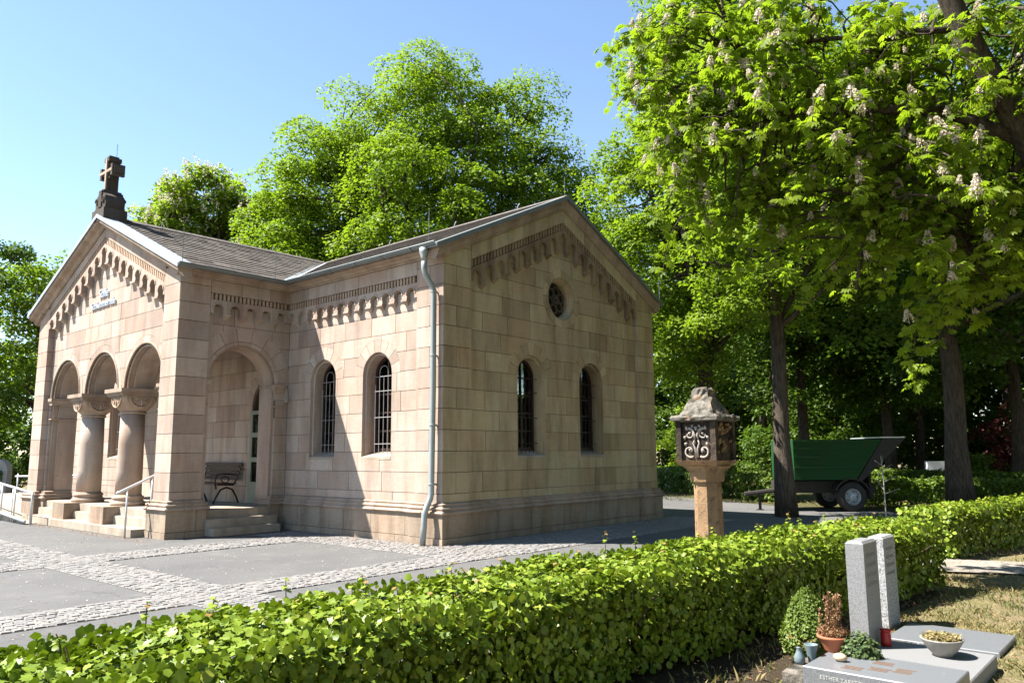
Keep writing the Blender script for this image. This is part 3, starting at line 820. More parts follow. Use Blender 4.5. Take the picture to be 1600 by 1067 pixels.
def rake_pieces(P, W, s, prof, mat, cuts, name='cornice_stone', g=0.004, parent=chapel):
    for i in range(len(cuts) - 1):
        a, b = cuts[i] + g, cuts[i + 1] - g
        for lo, hi in ((a, min(b, W / 2)), (max(a, W / 2), b)):
            if hi - lo < 0.01:
                continue
            mb = MB(); m = len(prof)
            vs = [P(u, 5.0 + s * min(u, W - u) + t, n) for u in (lo, hi) for n, t in prof]
            fs = [(k_, (k_ + 1) % m, (k_ + 1) % m + m, k_ + m) for k_ in range(m)] + [tuple(range(m)), tuple(range(m, 2 * m))[::-1]]
            mb.add(vs, fs); mesh_obj(name, mb, M[mat], parent)
def cutlist(a, b, step):
    c = [a]; x = a + step * RB.uniform(.5, 1)
    while x < b - 0.3:
        c.append(x); x += step * RB.uniform(.85, 1.2)
    return c + [b]
rake_pieces(PA, 7.0, SA, [(-0.1, 0.003), (.03, 0.003), (.04, .045), (.07, .06), (.08, .13), (.10, .14), (.10, .215), (-0.1, .215)], 'stone_trim', cutlist(-0.22, 7.22, 1.25))
rake_pieces(PD, 7.65, SD, [(-0.1, 0.003), (.03, 0.003), (.06, .03), (.085, .09), (.17, .115), (.185, .13), (.185, .215), (-0.1, .215)], 'stone_trim', cutlist(-0.25, 7.90, 1.25))
for P_, W_, s_, oh in ((PA, 7.0, SA, 0.125), (PD, 7.65, SD, 0.205)):
    rake_pieces(P_, W_, s_, [(-0.12, .222), (oh, .222), (oh + 0.01, .205), (oh + 0.018, .205), (oh + 0.018, .292), (-0.12, .292)], 'gutter' if P_ is PA else 'zinc', [-0.30, W_ / 2, W_ + 0.30], 'verge_flashing', 0.0)
# stones between tooth band and raking cornice
def rake_band(part, P, W, s, les, t0, t1, mat, step):
    for lo, hi in ((les, W / 2), (W / 2, W - les)):
        cs = cutlist(lo, hi, step)
        for i in range(len(cs) - 1):
            a, b = cs[i] + G, cs[i + 1] - G
            f = lambda u: 5.0 + s * min(u, W - u)
            mb = MB(); mb.prism([(a, f(a) + t0), (b, f(b) + t0), (b, f(b) + t1), (a, f(a) + t1)], P, -0.09, 0.0)
            mesh_obj('stone_block', mb, M[mat], part)
rake_band(wallA, PA, 7.0, SA, 0.70, -0.275, -0.004, 'stone_bounce_yellow', 0.8)
rake_band(wallD, PD, 7.65, SD, 0.66, -0.205, -0.004, 'stone_pink', 0.8)

def unit(part, P, ul, ur, tl, tr_, uc, r, spring, bl, br, nb, mat, tm=None):
    mb = MB()
    top = [(ur, tr_)] + ([(uc, tm)] if tm else []) + [(ul, tl)]
    poly = top + [(ul, bl), (uc - r, bl), (uc - r, spring)] + [(uc - r * math.cos(PI * i / 8), spring + r * math.sin(PI * i / 8)) for i in range(1, 8)] + [(uc + r, spring), (uc + r, br), (ur, br)]
    mb.prism(poly, P, nb - 0.01, -0.001)
    sector(mb, P, uc, spring, r + 0.004, r + 0.03, 0, PI, -0.001, 0.012, 8)
    mesh_obj('frieze_arch', mb, M[mat], part)
def corbel(mb, P, u, z, w, nb):
    mb.prism(rect(u - w / 2 - 0.012, u + w / 2 + 0.012, z - 0.035, z - 0.002), P, nb - 0.01, 0.014)
    vs = [P(u - w / 2, z - 0.035, nb), P(u + w / 2, z - 0.035, nb), P(u + w / 2, z - 0.035, 0.0), P(u - w / 2, z - 0.035, 0.0), P(u - w / 4, z - 0.11, nb), P(u + w / 4, z - 0.11, nb)]
    mb.add(vs, [(0, 1, 2, 3), (3, 2, 5, 4), (0, 3, 4), (1, 5, 2)])
def gable_frieze(part, P, W, s, les, nb, mat, o_top, o_arch, t0, t1, n=17, r=0.105):
    pitch = (W - 2 * les) / n
    f = lambda u: 5.0 + s * min(u, W - u)
    cb = MB()
    for i in range(n):
        ul = les + pitch * i + 0.002; ur = les + pitch * (i + 1) - 0.002; uc = (ul + ur) / 2
        spring = f(uc) - o_arch - r; own = spring - 0.10; dn = own - s * pitch
        mid = i == n // 2
        bl = dn if (i <= n // 2 and i > 0) else own
        br = dn if (i >= n // 2 and i < n - 1) else own
        unit(part, P, ul, ur, f(ul) - o_top, f(ur) - o_top, uc, r, spring, bl, br, nb, mat, f(uc) - o_top if mid else None)
        if 0 < i:
            zb = bl if i <= n // 2 else own
            cb = MB(); corbel(cb, P, les + pitch * i, zb, pitch - 2 * r, nb); mesh_obj('corbel', cb, M[mat], part)
    # tooth band
    tb = MB()
    for lo, hi in ((les, W / 2), (W / 2, W - les)):
        tb.prism([(lo, f(lo) + t0), (hi, f(hi) + t0), (hi, f(hi) + t1), (lo, f(lo) + t1)], P, -0.09, -0.075)
        x = lo + 0.01
        while x < hi - 0.04:
            tb.prism([(x, f(x) + t0), (x + 0.05, f(x + 0.05) + t0), (x + 0.05, f(x + 0.05) + t1), (x, f(x) + t1)], P, -0.08, -0.012)
            x += 0.088
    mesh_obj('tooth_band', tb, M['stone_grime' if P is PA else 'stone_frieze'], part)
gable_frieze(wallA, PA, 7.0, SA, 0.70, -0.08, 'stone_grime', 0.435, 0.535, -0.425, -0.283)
gable_frieze(wallD, PD, 7.65, SD, 0.66, NP, 'stone_pink', 0.365, 0.455, -0.355, -0.213, r=0.112)
def flat_frieze(part, P, u0, u1, n, nb, mat):
    pitch = (u1 - u0) / n; r = 0.105; cb = MB()
    for i in range(n):
        ul = u0 + pitch * i + 0.002; ur = u0 + pitch * (i + 1) - 0.002; uc = (ul + ur) / 2
        unit(part, P, ul, ur, 4.612, 4.612, uc, r, 4.43, 4.34, 4.34, nb, mat)
        if i:
            cb = MB(); corbel(cb, P, u0 + pitch * i, 4.34, pitch - 2 * r, nb); mesh_obj('corbel', cb, M[mat], part)
    tb = MB(); tb.prism(rect(u0, u1, 4.617, 4.74), P, -0.09, -0.075)
    x = u0 + 0.01
    while x < u1 - 0.05:
        tb.prism(rect(x, x + 0.05, 4.617, 4.74), P, -0.08, -0.012); x += 0.088
    mesh_obj('tooth_band', tb, M['stone_grime' if P is PA else 'stone_frieze'], part)
flat_frieze(wallB, PB, 0.0, 4.19, 12, -0.08, 'stone_pink')
flat_frieze(wallC, PC, 0.63, 2.42, 5, -0.08, 'stone_pink')

# ---------- columns
for cx in (-7.57, -9.71):
    cy = -2.0
    mb = MB()
    mb.lathe((cx, cy, 0), [(0.262, 0.72), (0.258, 1.2), (0.25, 1.8), (0.238, 2.42)], 32)
    colo = mesh_obj('column', mb, M['stone_pink'], chapel, True)
    b = MB(); b.box(cx - 0.34, cx + 0.34, -2.62, -1.68, 0.151, 0.50); mesh_obj('pedestal', b, M['stone_plinth'], colo)
    b = MB(); b.lathe((cx, cy, 0), [(0.335, 0.502), (0.35, 0.53), (0.345, 0.565), (0.31, 0.585), (0.295, 0.61), (0.30, 0.635), (0.315, 0.645), (0.31, 0.675), (0.28, 0.69), (0.265, 0.72)], 32)
    mesh_obj('column_base', b, M['stone_trim'], colo, True)
    b = MB(); b.lathe((cx, cy, 0), [(0.24, 2.42), (0.268, 2.43), (0.272, 2.45), (0.25, 2.468), (0.25, 2.475)], 32)
    mesh_obj('neck_ring', b, M['stone_trim'], colo, True)
    # cushion capital: circle below, square above
    vs = []; fs = []; seg = 32; lev = 9
    for j in range(lev):
        t = j / (lev - 1); e = math.sin(t * PI / 2)
        for q in range(seg):
            an = 2 * PI * (q + 0.5) / seg
            c_, s_ = math.cos(an), math.sin(an)
            rc = 0.25; rs = 0.36 / max(abs(c_), abs(s_))
            rr = min(rc * (1 + 0.75 * e) * (1.0 + 0.10 * e), rs)
            vs.append((cx + rr * c_, cy + rr * s_, 2.475 + 0.315 * t))
    fs = [(j * seg + q, j * seg + (q + 1) % seg, (j + 1) * seg + (q + 1) % seg, (j + 1) * seg + q) for j in range(lev - 1) for q in range(seg)]
    b = MB(); b.add(vs, fs + [tuple(range((lev - 1) * seg, lev * seg))]); cap = mesh_obj('capital', b, M['stone_trim'], colo)
    # carved half-round fields on the two visible faces
    for fi, (fx, fy) in enumerate(((0, -1), (1, 0))):
        Pf = (lambda u, z, n: (cx + u, cy - 0.362 - n, z)) if fi == 0 else (lambda u, z, n: (cx + 0.362 + n, cy + u, z))
        b = MB()
        b.tube([Pf(-0.235 * math.cos(PI * i / 14), 2.775 - 0.22 * math.sin(PI * i / 14), 0.002) for i in range(15)], 0.017, 6)
        for sg in (-1, 1):
            b.tube([Pf(sg * (0.10 + 0.07 * (1 - t / 12) * math.cos(t * 0.75)), 2.71 - 0.055 * (1 - t / 14) * math.sin(t * 0.75), 0.006) for t in range(12)], 0.014, 5)
            b.tube([Pf(sg * (0.02 + 0.16 * t / 6), 2.765 - 0.02 * math.sin(t), 0.004) for t in range(7)], 0.012, 5)
        b.tube([Pf(0.0, 2.575, 0.004), Pf(0.015, 2.65, 0.008), Pf(0, 2.74, 0.006)], [0.012, 0.024, 0.012], 6)
        mesh_obj('carved_field', b, M['stone_frieze'], cap)
        bk = MB(); bk.prism([(-0.225 * math.cos(PI * i / 14), 2.775 - 0.21 * math.sin(PI * i / 14)) for i in range(15)], Pf, -0.02, -0.004)
        mesh_obj('carved_ground', bk, M['stone_dark'], cap)
    b = MB(); b.box(cx - 0.38, cx + 0.38, cy - 0.40, cy + 0.40, 2.792, 2.83); b.box(cx - 0.40, cx + 0.40, cy - 0.42, cy + 0.42, 2.831, 2.865)
    b.box(cx - 0.43, cx + 0.43, cy - 0.45, cy + 0.45, 2.866, 2.947)
    mesh_obj('abacus', b, M['stone_trim'], colo)

# ---------- roof
def roof_plane(e0, e1, S, slope_len, skip=None, parts=0, rows=None, expo=0.25, wid=0.30, seed=1):
    rng = random.Random(seed)
    e0, e1, S = Vector(e0), Vector(e1), Vector(S).normalized()
    E = (e1 - e0); L = E.length; E.normalize(); Nn = E.cross(S); 
    if Nn.z < 0: Nn = -Nn
    jm = MB(); plist = []
    nrow = int(math.ceil(slope_len / expo))
    for j in range(nrow):
        s0 = j * expo; s1 = min(s0 + expo + 0.06, slope_len)
        x = -wid * (0.5 if j % 2 else 0.0) + rng.uniform(-.03, .03)
        while x < L:
            w = wid * rng.uniform(0.8, 1.2); a, b = max(x, 0) + 0.003, min(x + w, L) - 0.003; x += w
            if b - a < 0.02: continue
            d = rng.uniform(-0.008, 0.012)
            p = lambda u, v, h: e0 + E * u + S * v + Nn * h
            h0 = 0.030 + rng.uniform(-0.004, 0.006); h1 = 0.006
            vs = [p(a, s0 - d, h0), p(b, s0 - d, h0), p(b, s1, h1), p(a, s1, h1), p(a, s0 - d, 0.0), p(b, s0 - d, 0.0)]
            fs = [(0, 1, 2, 3), (0, 1, 5, 4), (0, 3, 4), (1, 2, 5)]
            c = (vs[0] + vs[2]) * 0.5
            if skip and skip(c): continue
            plist.append(((c - CAM).length, vs, fs))
    plist.sort(key=lambda t: t[0])
    ind = plist[:parts]
    for _, vs, fs in plist[parts:]:
        jm.add(vs, fs, rng.random())
    return ind, jm
roof = MB()
def Zm(y): return 5.25 + SA * min(y, 7 - y)
def Zp(x): return 5.25 + SD * (3.825 - abs(x + 8.635))
roof.add([(-17.5, -0.30, Zm(-0.30)), (0.12, -0.30, Zm(-0.30)), (0.12, 3.5, Zm(3.5)), (-17.5, 3.5, Zm(3.5)), (-17.5, 7.3, Zm(7.3)), (0.12, 7.3, Zm(7.3))],
         [(0, 1, 2, 3), (3, 2, 5, 4)])
xr = -4.81 + 0.29; xl = -12.46 - 0.29
roof.add([(xr, -2.62, Zp(xr)), (-8.635, -2.62, Zp(-8.635)), (-8.635, 3.6, Zp(-8.635)), (xr, 3.6, Zp(xr)), (xl, -2.62, Zp(xl)), (xl, 3.6, Zp(xl))],
         [(0, 3, 2, 1), (1, 2, 5, 4)])
roofo = mesh_obj('roof', roof, M['shingle'], chapel)
sk1 = lambda c: Zm(c.y) > Zp(c.x) + 0.12
ind, jm = roof_plane((xr, -2.60, Zp(xr)), (xr, 3.6, Zp(xr)), (-1, 0, SD), 4.12 * math.sqrt(1 + SD * SD), sk1, 300, seed=3)
for _, vs, fs in ind:
    mb = MB(); mb.add(vs, fs); mesh_obj('shingle', mb, M['shingle'], roofo)
ind2, jm2 = roof_plane((0.10, -0.30, Zm(-0.30)), (-9.2, -0.30, Zm(-0.30)), (0, 1, SA), 3.8 * math.sqrt(1 + SA * SA), lambda c: Zp(c.x) > Zm(c.y) + 0.12, 0, seed=4)
jm.add(jm2.v, jm2.f); jm.r[-len(jm2.f):] = jm2.r
stuff(mesh_obj('shingles', jm, M['shingle'], roofo, rnd=True))
rd = MB()
for i in range(26):
    x0 = 0.12 - i * 0.36; 
    if x0 < -8.9: break
    rd.add([(x0, 3.36, Zm(3.36) + .04), (x0 - .35, 3.36, Zm(3.36) + .04), (x0 - .35, 3.5, Zm(3.5) + .06), (x0, 3.5, Zm(3.5) + .06), (x0 - .35, 3.64, Zm(3.36) + .04), (x0, 3.64, Zm(3.36) + .04)], [(0, 1, 2, 3), (3, 2, 4, 5)])
for i in range(17):
    y0 = -2.6 + i * 0.36
    rd.add([(-8.50, y0, Zp(-8.50) + .04), (-8.50, y0 + .35, Zp(-8.50) + .04), (-8.635, y0 + .35, Zp(-8.635) + .06), (-8.635, y0, Zp(-8.635) + .06), (-8.77, y0 + .35, Zp(-8.77) + .04), (-8.77, y0, Zp(-8.77) + .04)], [(0, 1, 2, 3), (3, 2, 4, 5)])
mesh_obj('ridge_tiles', rd, M['shingle'], roofo)
# valley flashing
vf = MB(); v0 = Vector((xr + 0.02, -0.32, Zm(-0.32) + 0.045)); v1 = Vector((-8.63, 3.52, Zm(3.5) + 0.05))
for d in (Vector((0.20, 0.0, 0.0)), Vector((0, -0.12, 0.0))):
    vf.add([v0, v0 + d, v1 + d, v1], [(0, 1, 2, 3)])
mesh_obj('valley_flashing', vf, M['zinc'], roofo)
# gutters
def gutter(path, r=0.068, name='gutter'):
    mb = MB(); pts = [Vector(p) for p in path]
    prof = [(r * math.cos(a), r * math.sin(a)) for a in [PI + PI * i / 8 for i in range(9)]] + [(r * 0.9 * math.cos(a), r * 0.9 * math.sin(a)) for a in [2 * PI - PI * i / 8 for i in range(9)]]
    m = len(prof); vs = []
    for i, p in enumerate(pts):
        d1 = (pts[i] - pts[i - 1]).normalized() if i else (pts[1] - pts[0]).normalized()
        d2 = (pts[i + 1] - pts[i]).normalized() if i < len(pts) - 1 else d1
        n1 = Vector((-d1.y, d1.x, 0)); n2 = Vector((-d2.y, d2.x, 0)); mm = (n1 + n2) / (1 + n1.dot(n2))
        for (a, b) in prof:
            vs.append(p + mm * a + Vector((0, 0, b)))
    fs = [(j * m + i, j * m + (i + 1) % m, (j + 1) * m + (i + 1) % m, (j + 1) * m + i) for j in range(len(pts) - 1) for i in range(m)]
    fs += [tuple(range(m)), tuple(range((len(pts) - 1) * m, len(pts) * m))]
    mb.add(vs, fs)
    # bead along the outer lip
    mb.tube([p + Vector((0, 0, 0)) for p in [Vector(v) for v in vs[8::m]]], 0.011, 6)
    return mesh_obj(name, mb, M['gutter'], chapel)
zg = 5.165
gut = gutter([(0.13, -0.285, zg), (-4.525, -0.285, zg), (-4.525, -2.63, zg)])
br = MB()
for x in (-0.5, -1.3, -2.1, -2.9, -3.7, -4.3):
    br.tube([(x, -0.285 + 0.074 * math.cos(a), zg + 0.074 * math.sin(a)) for a in [PI + PI * i / 8 for i in range(9)]], 0.008, 4)
for y in (-0.8, -1.5, -2.2):
    br.tube([(-4.525 + 0.074 * math.cos(a), y, zg + 0.074 * math.sin(a)) for a in [PI + PI * i / 8 for i in range(9)]], 0.008, 4)
mesh_obj('gutter_bracket', br, M['gutter'], gut)
# downpipe on the nave corner
dp = MB(); r0 = 0.052
dp.lathe((-0.20, -0.285, 4.92), [(0.055, -0.05), (0.058, 0.02), (0.085, 0.10), (0.09, 0.18)], 14)
dp.tube([(-0.20, -0.285, 4.94), (-0.20, -0.285, 4.74), (-0.195, -0.25, 4.63), (-0.165, -0.14, 4.46), (-0.15, -0.105, 4.38), (-0.147, -0.10, 4.30), (-0.147, -0.10, 2.6), (-0.175, -0.10, 0.86), (-0.18, -0.115, 0.78), (-0.185, -0.20, 0.62), (-0.19, -0.235, 0.52), (-0.20, -0.238, 0.3), (-0.22, -0.245, 0.01)], r0, 14)
dpo = mesh_obj('downpipe', dp, M['pipe'], chapel, True)
for z in (4.33, 3.2, 2.0, 1.0):
    b = MB(); b.lathe((-0.147 - max(0, 2.6 - z) * 0.016, -0.10, z), [(0.053, 0), (0.060, 0.004), (0.060, 0.03), (0.053, 0.034)], 14); b.box(-0.16, -0.14, -0.06, 0.0, z, z + 0.03)
    mesh_obj('pipe_clip', b, M['pipe'], dpo)
# lightning rods and roof hooks
for (x, y, z, h) in ((-0.15, -0.22, 5.2, 0.62), (0.05, 3.5, 6.95, 0.42), (0.08, 7.25, 5.2, 0.55), (-12.5, -2.55, 5.2, 0.75), (-4.62, -2.5, 5.2, 0.7), (-4.6, -0.5, 5.2, 0.7)):
    b = MB(); b.tube([(x, y, z - 0.1), (x, y, z + h)], 0.0065, 5); mesh_obj('lightning_rod', b, M['gutter'], roofo)
for (x, y, z) in ((-3.2, 3.4, Zm(3.4)), (-5.6, 3.4, Zm(3.4)), (-1.2, 3.4, Zm(3.4)), (-8.55, -1.2, Zp(-8.55)), (-8.55, 0.6, Zp(-8.55)), (-8.55, 1.8, Zp(-8.55))):
    b = MB(); b.tube([(x, y, z), (x, y, z + 0.08), (x + 0.03, y, z + 0.14), (x + 0.07, y, z + 0.17)], 0.010, 5); mesh_obj('roof_hook', b, M['steel'], roofo)

# ---------- stone cross on the porch gable
cx, cy, cz = -8.635, -2.36, 6.93
b = MB(); b.box(cx - 0.33, cx + 0.33, cy - 0.26, cy + 0.26, cz - 0.12, cz + 0.16)
b.box(cx - 0.28, cx + 0.28, cy - 0.22, cy + 0.22, cz + 0.16, cz + 0.22)
crs = mesh_obj('gable_cross', b, M['stone_dark'], chapel)
b = MB()
PX = lambda u, z, n: (cx + u * 0.80, cy - n * 1.25, cz + (z if z < 0.3 else 0.3 + (z - 0.3) * 0.86))
for sg in (-1, 1):                                     # scrolled cheeks
    b.prism([(sg * 0.09, 0.22), (sg * 0.34, 0.22), (sg * 0.36, 0.36), (sg * 0.30, 0.50), (sg * 0.19, 0.58), (sg * 0.09, 0.60)][::sg], PX, -0.17, 0.17)
    for n in (-0.18, 0.18):
        b.tube([PX(sg * (0.22 + (0.11 - 0.008 * t) * math.cos(t * 0.62)), 0.38 + (0.11 - 0.008 * t) * math.sin(t * 0.62), n) for t in range(13)], 0.022, 6)
b.prism([(-0.10, 0.22), (0.10, 0.22), (0.10, 0.66), (-0.10, 0.66)], PX, -0.19, 0.19)
b.prism([(-0.13, 0.60), (0.13, 0.60), (0.10, 0.70), (-0.10, 0.70)], PX, -0.16, 0.16)
mesh_obj('cross_base', b, M['stone_dark'], crs)
b = MB()
b.prism(rect(-0.075, 0.075, 0.68, 1.62), PX, -0.10, 0.10)
b.prism(rect(-0.42, -0.076, 1.14, 1.29), PX, -0.10, 0.10); b.prism(rect(0.076, 0.42, 1.14, 1.29), PX, -0.10, 0.10)
for (u, z, wu, wz) in ((-0.37, 1.215, 0.055, 0.155), (0.37, 1.215, 0.055, 0.155), (0, 1.555, 0.16, 0.055)):
    b.prism(rect(u - wu, u + wu, z - wz, z + wz), PX, -0.115, 0.115)
for (u0, u1, z0, z1) in ((-0.475, -0.427, 1.13, 1.30), (0.427, 0.475, 1.13, 1.30), (-0.085, 0.085, 1.612, 1.67), (-0.15, -0.077, 1.03, 1.13), (0.077, 0.15, 1.03, 1.13)):
    b.prism(rect(u0, u1, z0, z1), PX, -0.085, 0.085)
mesh_obj('cross_shaft', b, M['stone_dark'], crs)
b = MB()
for (u0, u1, z0, z1) in ((-0.045, 0.045, 0.70, 1.58), (-0.40, -0.05, 1.18, 1.25), (0.05, 0.40, 1.18, 1.25)):
    b.prism(rect(u0, u1, z0, z1), PX, 0.09, 0.122)
mesh_obj('cross_fillet', b, M['stone_trim'], crs)
b = MB(); b.tube([(cx + .05, cy + .05, cz + 1.3), (cx + .05, cy + .05, cz + 1.8)], 0.009, 5); mesh_obj('lightning_rod', b, M['steel'], crs)

# ---------- inscription on the porch gable
def text_obj(name, body, size, origin, ux, uz, depth, mat, parent, shear=0.0):
    cu_ = bpy.data.curves.new(name, 'FONT'); cu_.body = body; cu_.size = size; cu_.extrude = depth; cu_.shear = shear
    cu_.align_x = 'CENTER'; cu_.offset = 0.0
    to = bpy.data.objects.new(name + '_tmp', cu_); COL.objects.link(to)
    dg = bpy.context.evaluated_depsgraph_get(); dg.update()
    me = bpy.data.meshes.new_from_object(to.evaluated_get(dg))
    bpy.data.objects.remove(to, do_unlink=True); bpy.data.curves.remove(cu_)
    ux, uz = Vector(ux), Vector(uz); un = ux.cross(uz)
    me.transform(Matrix(((ux.x, uz.x, un.x, origin[0]), (ux.y, uz.y, un.y, origin[1]), (ux.z, uz.z, un.z, origin[2]), (0, 0, 0, 1))))
    me.materials.clear(); me.materials.append(M[mat])
    me.name = name
    o = bpy.data.objects.new(name, me); COL.objects.link(o); adopt(o, parent); return o
text_obj('lettering', 'Stille', 0.27, (-8.80, -2.42 - NP - 0.018, 5.13), (1, 0, 0), (0, 0, 1), 0.02, 'silver', wallD, 0.12)
text_obj('lettering', 'Schlummernde', 0.225, (-8.80, -2.42 - NP - 0.018, 4.90), (1, 0, 0), (0, 0, 1), 0.02, 'silver', wallD, 0.12)

# ================================================================== GROUND
def sheet(name, pts, z, mat):
    mb = MB(); mb.add([(x, y, z) for x, y in pts], [tuple(range(len(pts)))])
    return struct(mesh_obj(name, mb, M[mat]))
R0 = random.Random(11)
# gently uneven earth, one sheet out to the horizon
def earth():
    xs = [-900, -300, -120, -60, -35, -20] + [-10 + 1.0 * i for i in range(13)] + [3 + 0.5 * i for i in range(26)] + [18, 25, 40, 80, 200, 900]
    ys = [-900, -300, -120, -50, -25, -14] + [-9 + 0.5 * i for i in range(40)] + [12 + 1.5 * i for i in range(16)] + [45, 70, 120, 300, 900]
    mb = MB(); nx = len(xs)
    vs = []
    for y in ys:
        for x in xs:
            z = -0.012
            if x > 6.0 and -9 < y < 30 and x < 16:
                z += 0.02 * math.sin(x * 2.1 + y * 1.3) * min(1, (x - 6.0)) * 0.6
            vs.append((x, y, z - (0.004 if x < 6 else 0)))
    fs = [(j * nx + i, j * nx + i + 1, (j + 1) * nx + i + 1, (j + 1) * nx + i) for j in range(len(ys) - 1) for i in range(nx - 1)]
    mb.add(vs, fs)
    return struct(mesh_obj('ground', mb, M['ground'], smooth=True))
ground = earth()
asph = sheet('asphalt_yard', [(-30, -14), (5.55, -14), (5.6, -5), (6.0, -2.5), (6.4, 0.2), (6.55, 2.2), (6.2, 5.0), (7.2, 11.5), (0.5, 12.6), (-5, 15.6), (-14, 21), (-24, 24), (-34, 12)], 0.0, 'asphalt')
track = sheet('gravel_track', [(6.5, 1.75), (8.2, 2.4), (13, 3.0), (13, 4.6), (8.6, 3.9), (7.2, 3.35), (6.4, 3.2)], 0.012, 'gravel')

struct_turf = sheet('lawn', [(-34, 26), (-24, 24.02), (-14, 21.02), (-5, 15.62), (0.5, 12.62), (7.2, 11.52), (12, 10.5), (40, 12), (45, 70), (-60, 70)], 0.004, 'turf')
sheet('shade_soil_bed', [(6.3, -9.5), (7.35, -9.5), (7.42, -6.0), (7.46, -4.3), (7.46, -3.0), (7.36, -2.0), (7.40, -0.8), (7.45, 0.4), (6.6, 0.5), (6.2, -3.0)], 0.008, 'shade_soil')  # dark soil strip whose colour stands in for shade along the hedge
# granite setts
def sett_band(x0, x1, y0, y1, along, size=0.086):
    """list of setts (8 verts each) filling a rectangle, rows across 'along' axis"""
    out = []
    if along == 'x':
        a0, a1, b0, b1 = x0, x1, y0, y1
    else:
        a0, a1, b0, b1 = y0, y1, x0, x1
    nb = max(1, round((b1 - b0) / size)); wb = (b1 - b0) / nb
    for j in range(nb):
        a = a0 + R0.uniform(-0.05, 0.0)
        while a < a1 - 0.02:
            w = size * R0.uniform(0.85, 1.35); e = min(a + w, a1)
            g = 0.004; h = 0.013 + R0.uniform(-0.004, 0.005)
            jt = lambda: R0.uniform(-0.006, 0.006)
            c = [(max(a, a0) + g, b0 + j * wb + g), (e - g, b0 + j * wb + g), (e - g, b0 + (j + 1) * wb - g), (max(a, a0) + g, b0 + (j + 1) * wb - g)]
            if c[1][0] - c[0][0] > 0.03:
                c = [(p[0] + jt(), p[1] + jt()) for p in c]
                m = (sum(p[0] for p in c) / 4, sum(p[1] for p in c) / 4)
                t = [(m[0] + (p[0] - m[0]) * 0.88, m[1] + (p[1] - m[1]) * 0.88, h + R0.uniform(-.002, .002)) for p in c]
                vs = [(p[0], p[1], 0.004) for p in c] + t
                if along == 'y':
                    vs = [(v[1], v[0], v[2]) for v in vs]
                out.append(vs)
            a = e
    return out
SF = [(4, 5, 6, 7), (0, 1, 5, 4), (1, 2, 6, 5), (2, 3, 7, 6), (3, 0, 4, 7)]
bands = [(-3.42, -2.52, -9.5, -5.19, 'y'), (-3.42, -2.52, -4.40, -1.05, 'y'), (0.90, 1.70, -9.0, -5.19, 'y'), (0.90, 1.70, -4.40, -0.75, 'y'),
         (-16, 5.5, -5.19, -4.40, 'x'), (-4.2, 1.70, -1.05, -0.12, 'x'), (0.12, 1.75, -0.12, 7.6, 'y')]
allsetts = []
sandm = MB()
for (a, b, c, d, al) in bands:
    sandm.add([(a, c, 0.004), (b, c, 0.004), (b, d, 0.004), (a, d, 0.004)], [(0, 1, 2, 3)])
    allsetts += sett_band(a, b, c, d, al)
paving = struct(mesh_obj('sett_paving', sandm, M['sand']))
def inview(v):
    d = Vector(v) - CAM; z = d.dot(cf)
    if z < 0.3: return None
    px = 800 + 1210.8 * d.dot(cr) / z; py = 533.5 - 1210.8 * d.dot(cu) / z
    return (px, py, z)
def hidden_by_hedge(x, y):
    return False
vis = []
for i, vs in enumerate(allsetts):
    q = inview(vs[4])
    if q and 0 < q[0] < 1600 and q[1] < 1000 and (q[1] < 1030 - 0.19 * q[0] - 40):
        vis.append((q[2], i))
vis.sort()
pick = set(i for _, i in vis[:300])
js = MB()
for i, vs in enumerate(allsetts):
    if i in pick:
        mb = MB(); mb.add(vs, SF); mesh_obj('sett', mb, M['sett'], paving)
    else:
        js.add(vs, SF, R0.random())
stuff(mesh_obj('setts', js, M['sett'], paving, rnd=True))

# ================================================================== RAILINGS, BENCH
h = thing('handrail', 'short galvanised handrail climbing the porch steps beside the corner pier', 'handrail', (-5.64, -2.78, 0))
b = MB(); b.tube([(-5.66, -3.02, 0.83), (-5.66, -2.95, 0.86), (-5.66, -2.30, 1.16), (-5.66, -2.12, 1.20)], 0.024, 10); mesh_obj('rail', b, M['steel'], h, True)
for (x, y, z1) in ((-5.66, -2.82, 0.92), (-5.66, -2.36, 1.13)):
    b = MB(); b.tube([(x, y, 0.0 if y < -2.74 else 0.15), (x, y, z1)], 0.019, 8); mesh_obj('post', b, M['steel'], h, True)
rl = thing('ramp_railing', 'galvanised ramp railing with sparse bars left of the porch', 'railing', (-12, -3.0, 0))
b = MB(); b.tube([(-10.18, -3.0, 0.02), (-10.18, -3.0, 0.66), (-10.22, -3.0, 0.72), (-10.4, -3.0, 0.735), (-15.5, -3.0, 1.10)], 0.028, 10); mesh_obj('rail', b, M['steel'], rl, True)
b = MB(); b.tube([(-10.5, -3.02, 0.07), (-15.5, -3.02, 0.42)], 0.035, 8); mesh_obj('lower_rail', b, M['steel'], rl, True)
for i in range(5):
    x = -11.35 - 0.95 * i
    b = MB(); b.tube([(x, -3.0, 0.0), (x, -3.0, 0.74 + (-10.5 - x) * 0.072)], 0.02, 8); b.tube([(x - 0.16, -3.0, 0.0), (x - 0.16, -3.0, 0.74 + (-10.5 - x) * 0.072)], 0.012, 8); mesh_obj('post', b, M['steel'], rl, True)
r2 = thing('ramp_railing', 'galvanised railing farther back along the far edge of the ramp', 'railing', (-15, -0.9, 0))
b = MB(); b.tube([(-12.7, -0.9, 1.02), (-18.5, -0.9, 0.92)], 0.028, 8); mesh_obj('rail', b, M['steel'], r2, True)
for x in (-13.2, -14.9, -16.6, -18.3):
    b = MB(); b.tube([(x, -0.9, 0.0), (x, -0.9, 1.0)], 0.022, 8); mesh_obj('post', b, M['steel'], r2, True)
